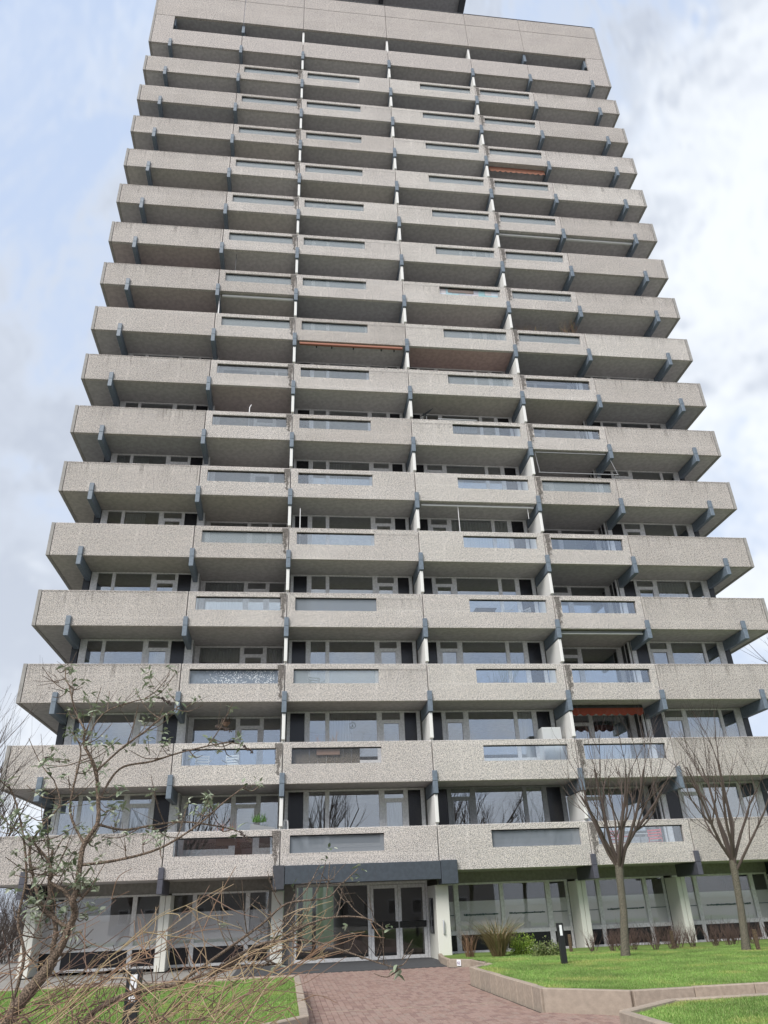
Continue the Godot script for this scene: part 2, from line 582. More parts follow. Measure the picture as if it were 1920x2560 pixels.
func build_tower() -> void:
	tower = thing("apartment_tower", "tall stepped-looking concrete apartment tower with rows of aggregate balcony panels", "building")
	rng.seed = 5
	# ---- structure behind the balconies
	tower_part("core_wall", boxm(-7.75, 18.08, 2.62, 49.3, -12.0, -5.6, M.room))
	tower_part("core_wall", boxm(-7.6, -0.35, 0.0, 2.62, -12.0, -5.6, M.room))
	tower_part("core_wall", boxm(2.4, 17.93, 0.0, 2.62, -12.0, -5.6, M.room))
	tower_part("side_wall", boxm(-7.9, -7.66, 0.0, 49.3, -12.02, -1.52, M.beam_dark))
	tower_part("side_wall", boxm(18.0, 18.24, 0.0, 49.3, -12.02, -1.52, M.beam_dark))
	for j in [1, 2, 3, 4, 5]:
		var zf := -1.56 if j in [1, 3, 5] else -2.0
		tower_part("party_wall", boxm(JX[j] - 0.09, JX[j] + 0.09, 2.62, 49.3, -5.6, zf, M.room))
	# ---- floors
	var meshes := {}
	var shallow := [["d", .22, .75], ["w", .94, 1.51], ["w", 1.66, 3.42], ["door", 3.62, 4.30], ["d", 4.46, 4.92]]
	var outer := [["w", -7.37, -6.83], ["w", -6.70, -5.34], ["door", -5.15, -4.43], ["d", -4.31, -3.80]]
	var deep := [["w", -3.33, -1.79], ["door", -1.63, -.91], ["w", -.75, -.14]]
	var lay := [outer, deep, shallow, mirror_layout(shallow), mirror_layout(deep), mirror_layout(outer)]
	var zs := [-1.52, -2.3, -1.52, -1.52, -2.3, -1.52]
	var ends := [[-7.62, -3.55], [-3.5, -0.1], [0.1, 5.06], [5.27, 10.27], [10.48, 13.9], [13.95, 17.98]]
	var beam_m := MB.new()
	beam_m.chamfer(-0.085, 0.085, -0.40, 0.0, -1.5, 0.105, 0.012)
	beam_m.chamfer(-0.085, 0.085, 0.002, 0.345, 0.004, 0.105, 0.012)
	var beam_mesh := beam_m.mesh(M.beam)
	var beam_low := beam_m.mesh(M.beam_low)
	var part_b := MB.new()
	part_b.chamfer(-0.06, 0.06, 0.08, 2.75 - 1.363 - 0.425, -1.5, 0.03, 0.01)
	part_b.box(-0.06, 0.06, -1.05, 0.08, -1.5, -0.16)
	var part_mesh := part_b.mesh(M.white_wall)
	var end_mesh := boxm(-8.96, -8.84, 0.0, 1.363, -12.0, 0.0, M.side)
	var end_mesh_r := boxm(19.21, 19.33, 0.0, 1.363, -12.0, 0.0, M.side)
	var insert_meshes := {}
	var st_l := stain_material(3, false)
	var st_r := stain_material(13, false)
	var st_run := [streak_material(3), streak_material(17), streak_material(29)]
	for f in range(1, 18):
		var yb := bot(f)
		tower_part("end_parapet", end_mesh, Vector3(0, yb, 0))
		tower_part("end_parapet", end_mesh_r, Vector3(0, yb, 0))
		for i in 6:
			var x0: float = JX[i] + (0.145 if i == 0 else 0.016)
			var x1: float = JX[i + 1] - (0.145 if i == 5 else 0.016)
			# concrete panel
			var hole := []
			if WIN.has(i) and f < 17:
				hole = [WIN[i][0], WIN[i][1], 1.363 - 0.72, 1.363 - 0.19]
			var am: Material = M["agg%d" % [1, 0, 0, 2, 0, 1][i]] if rng.randf() < 0.75 else M["agg%d" % rng.randi_range(0, 3)]
			if i in [0, 5] and rng.randf() < 0.5: am = M.agg3
			if f < 17:
				var p := tower_part("concrete_panel", panel_mesh(x0, x1, 1.363, hole, am, f * 7 + i), Vector3(0, yb, rng.randf_range(-0.006, 0.004)))
				p.rotation.x = rng.randf_range(-0.002, 0.002)
				if not hole.is_empty():
					var kind := 1 if f > 8 or (f * 5 + i * 3) % 7 == 0 else 0
					if (f == 1 and i in [2, 3]) or (f == 4 and i == 2): kind = 2
					if (f == 2 and i == 2) or (f == 3 and i == 1) or (f == 10 and i == 3): kind = 3
					var ik := i * 10 + kind
					if not insert_meshes.has(ik):
						var a: float = hole[0]; var e: float = hole[1]; var c: float = hole[2]; var d: float = hole[3]
						insert_meshes[ik] = [boxm(a + .004, e - .004, d - .035, d - .002, -0.125, -0.07, M.black_panel), boxm(a + .002, e - .002, c + .002, d - .036, -0.108, -0.1, M["insert%d" % kind])]  # black strip paints in the shade under the reveal top; then the glass
					obj("reveal_shade_strip", insert_meshes[ik][0], p)
					obj("glass_insert", insert_meshes[ik][1], p)
				if i == 1 or i == 4:
					var sb := MB.new()
					var w := rng.randf_range(0.30, 0.36)
					var sx0 := x1 - w if i == 1 else x0 + 0.01
					if i == 1: sx0 -= 0.02
					var sh := rng.randf_range(0.85, 1.3)
					if i == 1: w = minf(w, 0.25); sx0 = x1 - w - 0.012
					else: w = minf(w, 0.26)
					sb.uvquad(Vector3(sx0, 1.35 - sh, .004), Vector3(sx0 + w, 1.35 - sh, .004), Vector3(sx0 + w, 1.35, .004), Vector3(sx0, 1.35, .004))
					obj("water_stain", sb.mesh(st_l if i == 1 else st_r), p)
				if rng.randf() < (.9 if i in [0, 5] else .6):
					var sb := MB.new()
					var ya: float = .25 if hole.is_empty() else 1.363 - .185
					sb.uvquad(Vector3(x0 + .03, ya, .005), Vector3(x1 - .03, ya, .005), Vector3(x1 - .03, 1.35, .005), Vector3(x0 + .03, 1.35, .005))
					obj("rain_stain", sb.mesh(st_run[rng.randi_range(0, 2)]), p)
					if not hole.is_empty() and rng.randf() < .7:
						sb = MB.new()
						var xa: float = hole[1] + .03 if i == 2 else x0 + .03
						var xb: float = x1 - .03 if i == 2 else hole[0] - .03
						if xb - xa > .4:
							sb.uvquad(Vector3(xa, .2, .005), Vector3(xb, .2, .005), Vector3(xb, 1.17, .005), Vector3(xa, 1.17, .005))
							obj("rain_stain", sb.mesh(st_run[rng.randi_range(0, 2)]), p)
			else:
				# top floor: the parapet continues up beside the slot at both ends
				var b := MB.new()
				b.box(x0, x1, 0.0, 1.46, -0.13, 0.0)
				if i == 0: b.box(x0, -7.72, 1.46, 2.83, -0.13, 0.0)
				if i == 5: b.box(18.1, x1, 1.46, 2.83, -0.13, 0.0)
				tower_part("concrete_panel", b.mesh(M.top), Vector3(0, yb, 0))
			# soffit slab of this balcony
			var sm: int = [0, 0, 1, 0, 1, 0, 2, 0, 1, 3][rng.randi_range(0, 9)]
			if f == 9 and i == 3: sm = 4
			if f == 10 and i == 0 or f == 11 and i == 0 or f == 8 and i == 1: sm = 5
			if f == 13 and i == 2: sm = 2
			var sx0: float = JX[i] + (0.125 if i == 0 else 0.006)
			var sx1: float = JX[i + 1] - (0.125 if i == 5 else 0.006)
			tower_part("balcony_slab", boxm(sx0, sx1, 0.015, 0.25, -5.58, -0.135, M["soffit%d" % sm]), Vector3(0, yb, 0))
			# windows
			var grey := f == 1 and i == 3
			var key := "%d%s%d" % [i, "g" if grey else "", 17 if f == 17 else 0]
			window_wall(f, lay[i], zs[i], ends[i][0], ends[i][1], M.frame_grey if grey else M.frame, meshes, key, 0.66)
			if i == 1 or i == 4:
				# glazed return wall between the shallow and the deep bay
				var xr := -3.53 if i == 1 else 13.87
				var rb := MB.new()
				rb.box(xr - .03, xr + .03, 0.0, bot(f + 1) - yb - .27 if f < 17 else 2.5, -2.3, -2.22)
				rb.box(xr - .03, xr + .03, 0.0, bot(f + 1) - yb - .27 if f < 17 else 2.5, -1.92, -1.86)
				rb.box(xr - .03, xr + .03, 0.0, bot(f + 1) - yb - .27 if f < 17 else 2.5, -1.6, -1.53)
				var rw := tower_part("return_wall", rb.mesh(M.frame), Vector3(0, yb + .27, 0))
				obj("dark_panel", boxm(xr - .02, xr + .02, 0.0, 2.45, -2.22, -1.92, M.black_panel), rw)
				obj("dark_panel", boxm(xr - .02, xr + .02, 0.0, 2.45, -1.86, -1.6, M.black_panel), rw)
		for x in [[-8.84, -7.9], [18.24, 19.21]]:
			tower_part("side_slab", boxm(x[0] + .005, x[1] - .005, 0.015, 0.25, -11.9, -5.6, M.soffit1), Vector3(0, yb, 0))
		for i in 7:
			if f == 1 and i in [2, 3]: continue
			tower_part("beam", beam_mesh if f > 1 else beam_low, Vector3(BX[i], yb, 0))
		if f < 17:
			for j in [2, 3, 4]:
				tower_part("partition", part_mesh, Vector3(BX[j], top(f), 0))
	# ---- top: slot, attic panels, coping band, roof house
	for j in [2, 3, 4]:
		tower_part("partition", boxm(BX[j] - .06, BX[j] + .06, 47.99, 49.3, -1.5, -0.16, M.white_wall))
	for j in [0, 1, 5, 6]:
		tower_part("beam", boxm(BX[j] - .085, BX[j] + .085, 48.6, 49.3, -1.5, -0.14, M.beam))
	tower_part("end_parapet", boxm(-8.96, -8.84, 47.885, 52.98, -12.0, 0.0, M.side))
	tower_part("end_parapet", boxm(19.21, 19.33, 47.885, 52.98, -12.0, 0.0, M.side))
	for i in 6:
		var x0: float = JX[i] + (0.125 if i == 0 else 0.012)
		var x1: float = JX[i + 1] - (0.125 if i == 5 else 0.012)
		tower_part("attic_panel", panel_mesh(x0, x1, 2.31, [], M.top, 300 + i), Vector3(0, 49.38, 0))
		tower_part("coping_panel", panel_mesh(x0, x1, 1.26, [], M.top, 320 + i), Vector3(0, 51.715, 0))
		tower_part("coping_cap", boxm(x0, x1, 52.98, 53.02, -0.16, 0.02, M.beam_dark))
		tower_part("roof_slab", boxm(x0, x1, 49.36, 49.6, -12.0, -0.14, M.soffit3))
	var rs := tower_part("roof_house", boxm(-1.4, 10.3, 49.65, 56.0, -10.0, -4.2, M.side))
	obj("roof_overhang", boxm(-2.0, 10.85, 56.0, 56.5, -10.6, 0.6, M.soffit3), rs)
	obj("overhang_beam", boxm(10.5, 10.9, 55.75, 56.0, -10.6, 0.55, M.beam_dark), rs)
	obj("overhang_beam", boxm(5.0, 5.3, 55.75, 56.0, -10.6, 0.55, M.beam_dark), rs)
	build_ground_floor()

func build_ground_floor() -> void:
	# columns
	for x in [-7.72, -3.64, 10.375, 14.03, 18.06]:
		var b := MB.new()
		b.chamfer(x - .165, x - .006, 0.0, 2.115, -2.36, -1.45, 0.01)
		b.chamfer(x + .006, x + .165, 0.0, 2.115, -2.36, -1.45, 0.01)
		tower_part("column", b.mesh(M.cream))
	tower_part("column", boxm(-.24, .15, 0.0, 2.12, -2.0, -1.6, M.cream, .012))
	tower_part("ground_floor_lintel", boxm(-7.6, -0.3, 2.19, 2.53, -2.62, -2.44, M.grey_wall))
	tower_part("ground_floor_lintel", boxm(5.5, 17.95, 2.19, 2.53, -2.62, -2.44, M.grey_wall))
	var bays := [
		[5.5, 10.21, [5.56, 6.05, 6.22, 7.70, 7.84, 9.37, 9.55, 10.12]],
		[10.54, 13.865, [10.6, 11.26, 11.41, 13.03, 13.17, 13.8]],
		[14.195, 17.895, [14.25, 14.97, 15.12, 17.16, 17.32, 17.85]]]
	for q in bays.duplicate():
		if q[0] > 10.3:
			var g := []
			for i in range(q[2].size() - 1, -1, -1): g.append(2 * XC - .05 - q[2][i])
			bays.append([2 * XC - .05 - q[1], 2 * XC - .05 - q[0], g])
	for q in bays:
		var e: Array = q[2]
		var b := MB.new()
		b.box(q[0], q[1], 2.13, 2.19, -2.5, -2.4)
		b.box(q[0], q[1], .60, .72, -2.5, -2.39)
		b.box(q[0], q[1], .05, .13, -2.5, -2.4)
		var cuts := [q[0]]
		cuts.append_array(e)
		cuts.append(q[1])
		for i in range(0, cuts.size(), 2):
			b.chamfer(cuts[i], cuts[i + 1], .72, 2.13, -2.5, -2.392, .008)
			b.chamfer(cuts[i], cuts[i + 1], .13, .60, -2.5, -2.392, .008)
		var o := tower_part("shop_window", b.mesh(M.frame))
		for i in range(0, e.size(), 2):
			obj("pane", boxm(e[i], e[i + 1], .72, 2.13, -2.45, -2.442, M.clear), o)
			obj("inner_pane", boxm(e[i], e[i + 1], .72, 2.13, -2.47, -2.462, M.clear), o)
			obj("dark_panel", boxm(e[i], e[i + 1], .13, .60, -2.47, -2.43, M.black_panel), o)
			obj("frosted_film", boxm(e[i], e[i + 1], .72, 1.62, -2.483, -2.476, M.film), o)
			if q[0] > 5:
				var w: float = e[i + 1] - e[i]
				var t := MB.new()
				if w > 1:
					for s in [[.10, .13], [.15, .17], [.185, .80], [.82, .93]]:
						var xa: float = e[i] + s[0] * w
						while xa < e[i] + s[1] * w:
							var lw := rng.randf_range(.022, .042)
							t.box(xa, xa + lw, 1.178 - (.012 if rng.randf() < .2 else 0.0), 1.215 + (.014 if rng.randf() < .3 else 0.0), -2.441, -2.439)
							xa += lw + .009
				else:
					t.box(e[i] + .02, e[i + 1] - .02, 1.185, 1.205, -2.441, -2.439)
				obj("lettering", t.mesh(M.green_print), o)
	# entrance: fascia, doors, side walls, lobby
	var fas := tower_part("entrance_fascia", boxm(.17, 5.17, 2.27, 2.80, -.05, .14, M.fascia, .008))
	obj("fascia_end", boxm(-.2, .16, 2.13, 2.815, -1.6, .16, M.beam_dark, .01), fas)
	obj("fascia_end", boxm(5.18, 5.72, 2.12, 2.815, -.5, .16, M.fascia, .01), fas)
	for x in [.92, 3.05]:
		obj("joint_strip", boxm(x - .006, x + .006, 2.275, 2.795, .139, .143, M.beam_dark), fas)
	tower_part("entrance_soffit", boxm(.17, 5.05, 2.30, 2.50, -5.6, -.06, M.grey_wall))
	tower_part("entrance_wall", boxm(5.06, 5.49, 0.0, 2.12, -2.4, -.5, M.cream, .012))
	tower_part("entrance_wall", boxm(.16, .54, 0.0, 2.3, -2.12, -2.0, M.grey_wall))
	var b := MB.new()
	for r in [[.54, 5.05, 2.22, 2.30], [.54, 3.0, .0, .12], [.54, .60, .12, 2.22], [2.98, 3.07, .0, 2.22], [4.98, 5.05, .0, 2.22]]:
		b.box(r[0], r[1], r[2], r[3], -2.06, -1.97)
	var gl := tower_part("entrance_glazing", b.mesh(M.frame))
	obj("pane", boxm(.60, 2.98, .12, 2.22, -2.02, -2.012, M.clear), gl)
	for x in [3.08, 4.03]:
		var d := MB.new()
		d.box(x, x + .94, 2.10, 2.21, -2.05, -1.975)
		d.box(x, x + .94, .02, .12, -2.05, -1.975)
		d.box(x, x + .10, .12, 2.10, -2.05, -1.975)
		d.box(x + .84, x + .94, .12, 2.10, -2.05, -1.975)
		var dr := tower_part("entrance_door", d.mesh(M.frame))
		obj("pane", boxm(x + .10, x + .84, .12, 2.10, -2.02, -2.012, M.clear), dr)
		obj("push_bar", boxm(x + .02, x + .92, .91, 1.10, -1.97, -1.93, M.black_panel, .01), dr)
	var ip := tower_part("bell_panel", boxm(5.035, 5.058, .72, 1.75, -1.72, -1.05, M.black_panel))
	obj("bell_strip", boxm(5.028, 5.034, .75, 1.72, -1.42, -1.38, M.alu), ip)
	obj("bell_strip", boxm(5.028, 5.034, 1.2, 1.7, -1.34, -1.1, M.dark_metal), ip)
	var hb := MB.new()
	hb.tube([Vector3(5.26, .72, -.49), Vector3(5.26, .73, -.44), Vector3(5.26, 1.08, -.44), Vector3(5.26, 1.09, -.49)], [.024, .026, .026, .024], 8)
	tower_part("ash_tube", hb.mesh(M.alu))
	tower_part("lobby_floor", boxm(-.3, 5.04, -.06, .012, -12.0, -2.07, M.asphalt))
	tower_part("lobby_wall", boxm(-.35, -.15, 0.012, 2.5, -12.0, -2.2, M.grey_wall))
	tower_part("lobby_post", boxm(.75, .95, 0.012, 2.5, -9.2, -9.0, M.beam_dark))
	tower_part("lobby_post", boxm(1.35, 1.5, 0.012, 2.5, -9.2, -9.0, M.beam_dark))

# ------------------------------------------------------------------ plants
var kid_min := 4
var crook := 0.13
func branch(b: MB, p: Vector3, d: Vector3, len: float, r: float, depth: int, up: float, sides: int, spread: float) -> void:
	var seg := 5 if depth > 0 else 4
	var pts := [p]
	var rad := [r]
	var q := p
	var dir := d
	for i in seg:
		dir = (dir + Vector3(rng.randf_range(-1, 1), rng.randf_range(-.6, 1), rng.randf_range(-1, 1)) * crook + Vector3(0, up, 0)).normalized()
		q += dir * len / seg
		pts.append(q)
		rad.append(maxf(r * lerpf(1.0, 0.42, float(i + 1) / seg), 0.0022))
	b.tube(pts, rad, sides)
	if depth <= 0: return
	var kids := rng.randi_range(kid_min, kid_min + 2)
	for k in kids:
		var i := rng.randi_range(2, seg)
		var at: Vector3 = pts[i]
		var out := Vector3(rng.randf_range(-1, 1), rng.randf_range(-.1, .6), rng.randf_range(-1, 1)).normalized()
		var nd: Vector3 = ((pts[i] - pts[i - 1]).normalized() + out * spread).normalized()
		branch(b, at, nd, len * rng.randf_range(0.42, 0.68), rad[i] * rng.randf_range(.5, .68), depth - 1, up, maxi(3, sides - 2), spread)

func vase_tree(label: String, base: Vector3, fork: Vector3, r0: float, limbs: int, len: float, sd: int, group := "", depth := 2, tilt := 0.78) -> Node3D:
	rng.seed = sd
	var t := thing("bare_tree", label, "tree", base, group)
	var b := MB.new()
	var f := fork - base
	var m := f * 0.5 + Vector3(rng.randf_range(-.05, .05), 0, rng.randf_range(-.05, .05))
	b.tube([Vector3(0, -.1, 0), Vector3(0, .05, 0), f * .2, m, f * .85, f, f + Vector3(0, .25, 0)], [r0 * 1.5, r0 * 1.3, r0 * 1.06, r0 * .97, r0 * .98, r0 * 1.1, r0 * .7], 10)
	obj("trunk", b.mesh(M.bark), t)
	var c := MB.new()
	for i in limbs:
		var a := TAU * (i + rng.randf_range(-.3, .3)) / limbs
		var tl := tilt * rng.randf_range(.25, 1.0)
		var d := Vector3(cos(a) * sin(tl), cos(tl), sin(a) * sin(tl))
		branch(c, f + Vector3(0, rng.randf_range(-.2, .2), 0), d, len * rng.randf_range(.75, 1.1), r0 * rng.randf_range(.34, .6), depth, 0.05, 6, 0.62)
	obj("crown", c.mesh(M.twig), t)
	return t

func leaf_mesh(l: float, w: float, bend: float, m: Material) -> ArrayMesh:
	var b := MB.new()
	var n := 5
	for i in n:
		var a := float(i) / n; var c := float(i + 1) / n
		var wa := w * sin(PI * pow(a, .7)) ; var wc := w * sin(PI * pow(c, .7))
		if i == 0: wa = w * .08
		var pa := Vector3(0, -bend * a * a, a * l); var pc := Vector3(0, -bend * c * c, c * l)
		b.quad(pa + Vector3(-wa, wa * .35, 0), pa, pc, pc + Vector3(-wc, wc * .35, 0))
		b.quad(pa, pa + Vector3(wa, wa * .35, 0), pc + Vector3(wc, wc * .35, 0), pc)
	return b.mesh(m)

func smooth_path(p: Array, steps: int) -> Array:
	var out := []
	for i in p.size() - 1:
		var a: Vector3 = p[maxi(i - 1, 0)]; var b: Vector3 = p[i]; var c: Vector3 = p[i + 1]; var d: Vector3 = p[mini(i + 2, p.size() - 1)]
		for k in steps:
			out.append(b.cubic_interpolate(c, a, d, float(k) / steps))
	out.append(p[p.size() - 1])
	return out

func stem(parent: Node3D, called: String, ctrl: Array, r0: float, r1: float, m: Material, sides := 7, knobs := 0.0, tone := Color(1, 1, 1)) -> Array:
	var pts := smooth_path(ctrl, 5)
	var rad := []
	for i in pts.size():
		rad.append(lerpf(r0, r1, float(i) / (pts.size() - 1)) * (1.0 + knobs * sin(i * 2.3)))
	var b := MB.new()
	b.col = tone
	b.tube(pts, rad, sides)
	obj(called, b.mesh(m), parent)
	return pts

func leaf_cluster(parent: Node3D, at: Vector3, n: int, scale: float, lm: Array) -> void:
	for i in n:
		var o := obj("leaf", lm[rng.randi_range(0, lm.size() - 1)], parent, at + Vector3(rng.randf_range(-.02, .02), rng.randf_range(-.02, .02), rng.randf_range(-.02, .02)))
		o.rotation = Vector3(rng.randf_range(-.9, .7), rng.randf_range(0, TAU), rng.randf_range(-.7, .7))
		var s := scale * rng.randf_range(.6, 1.2)
		o.scale = Vector3(s, s, s)

func tuft_mesh(n: int, hgt: float, spread: float, width: float, m: Material, cols: Array, lean := 0.5) -> ArrayMesh:
	var b := MB.new()
	for i in n:
		var a := rng.randf() * TAU
		var o := Vector3(cos(a), 0, sin(a)) * spread * sqrt(rng.randf())
		var d := Vector3(rng.randf_range(-1, 1), 0, rng.randf_range(-1, 1)).normalized()
		var s := d.cross(Vector3.UP) * width * .5
		var hh := hgt * rng.randf_range(.4, 1.15)
		var p1 := o + Vector3(0, hh * .6, 0) + d * hh * lean * .25
		var p2 := o + Vector3(0, hh, 0) + d * hh * lean * rng.randf_range(.4, 1.0)
		b.col = cols[rng.randi_range(0, cols.size() - 1)]
		b.quad(o - s, o + s, p1 + s * .8, p1 - s * .8)
		b.tri(p1 - s * .8, p1 + s * .8, p2)
	return b.mesh(m)

func multi(called: String, me: Mesh, xf: Array, parent: Node = self, tint := []) -> MultiMeshInstance3D:
	var mm := MultiMesh.new()
	mm.transform_format = MultiMesh.TRANSFORM_3D
	mm.use_colors = not tint.is_empty()
	mm.mesh = me
	mm.instance_count = xf.size()
	for i in tint.size():
		mm.set_instance_color(i, tint[i])
	for i in xf.size():
		mm.set_instance_transform(i, xf[i])
	var o := MultiMeshInstance3D.new()
	o.multimesh = mm
	o.name = numbered(called) if parent == self else called
	parent.add_child(o, true)
	o.set_meta("kind", "stuff")
	return o

# ------------------------------------------------------------------ ground
const BED_A := [Vector2(4.28, 7.85), Vector2(4.28, 12.93), Vector2(5.27, 13.87), Vector2(30, 13.87), Vector2(30, -1.3), Vector2(5.55, -1.3), Vector2(5.1, -.4), Vector2(4.93, 1.05), Vector2(4.86, 2.44), Vector2(5.36, 3.1), Vector2(5.27, 4.9), Vector2(4.95, 6.95)]
const BED_B := [Vector2(4.27, 16.1), Vector2(5.28, 15.28), Vector2(30, 15.28), Vector2(30, 24), Vector2(4.27, 24)]
const BED_C := [Vector2(.42, 7.92), Vector2(.42, 14.7), Vector2(-.1, 15.34), Vector2(-3.2, 19.0), Vector2(-30, 24), Vector2(-30, 7.92)]

func h_a(p: Vector2) -> float:
	return lerpf(.12, .30, smoothstep(-1.0, 8.0, p.y)) + .015 * sin(p.x * 1.3) * cos(p.y * .9)
func h_c(p: Vector2) -> float:
	return .29 + .012 * sin(p.x * 1.1 + 1.0) * cos(p.y * .8)

func lawn(called: String, poly: Array, hf: Callable, step: float, xr: Vector2, zr: Vector2, label: String) -> void:
	var pk := PackedVector2Array(poly)
	var b := MB.new()
	var nx := int((xr.y - xr.x) / step)
	var nz := int((zr.y - zr.x) / step)
	for i in nx:
		for j in nz:
			var a := Vector2(xr.x + i * step, zr.x + j * step)
			if not Geometry2D.is_point_in_polygon(a + Vector2(step, step) / 2, pk): continue
			var q := []
			for e in [Vector2(0, step), Vector2(step, step), Vector2(step, 0), Vector2(0, 0)]:
				var p: Vector2 = a + e
				q.append(Vector3(p.x, hf.call(p), p.y))
			b.quad(q[0], q[1], q[2], q[3])
	setting(called, b.mesh(M.turf))

func grass_on(poly: Array, hf: Callable, xr: Vector2, zr: Vector2, count: int, tuft: Array, label: String, max_near: float) -> void:
	var pk := PackedVector2Array(poly)
	var xf := [[], []]
	var eye := Vector2(.19, 26.18)
	while xf[0].size() + xf[1].size() < count:
		var p := Vector2(rng.randf_range(xr.x, xr.y), rng.randf_range(zr.x, zr.y))
		if not Geometry2D.is_point_in_polygon(p, pk): continue
		var bs := Basis(Vector3.UP, rng.randf() * TAU).scaled(Vector3.ONE * rng.randf_range(.6, 1.25))
		xf[rng.randi_range(0, 1)].append(Transform3D(bs, Vector3(p.x, hf.call(p) - .004, p.y)))
	var fn := FastNoiseLite.new()
	fn.frequency = 0.55
	fn.seed = count
	fn.fractal_octaves = 3
	for k in 2:
		var tint := []
		for x in xf[k]:
			var v := fn.get_noise_2d(x.origin.x, x.origin.z)
			var dry := smoothstep(.12, .5, fn.get_noise_2d(x.origin.z * .8 + 50.0, x.origin.x * .8))
			var b := 1.0 + .5 * v + rng.randf_range(-.15, .15)
			tint.append(Color(b, b, b).lerp(Color(1.75, 1.25, 1.5), dry * .8))
		var o := multi("grass", tuft[k], xf[k], self, tint)
		tag(o, label + (" in longer tufts" if k else " in short tufts"), "grass")

func kerb_run(parent: Node3D, pts: Array, tops: Array, thick: float, block: float) -> void:
	# concrete blocks set on edge along a line; the outside is to the left of the walking direction
	for i in pts.size() - 1:
		var a: Vector2 = pts[i]; var c: Vector2 = pts[i + 1]
		var L := a.distance_to(c)
		var n := maxi(1, roundi(L / block))
		var d := (c - a) / L
		var ang := -atan2(d.y, d.x)
		for k in n:
			var w := L / n
			var h: float = lerpf(tops[i], tops[i + 1], (k + .5) / n) + rng.randf_range(-.004, .004)
			var b := MB.new()
			b.chamfer(.004, w - .004, -.05, h, -.5 * thick, .5 * thick, .012)
			var o := obj("concrete_block", b.mesh(M.kerb if rng.randf() < .6 else M.kerb2), parent)
			var p := a + d * w * k
			o.position = Vector3(p.x, 0, p.y)
			o.rotation.y = ang + rng.randf_range(-.004, .004)

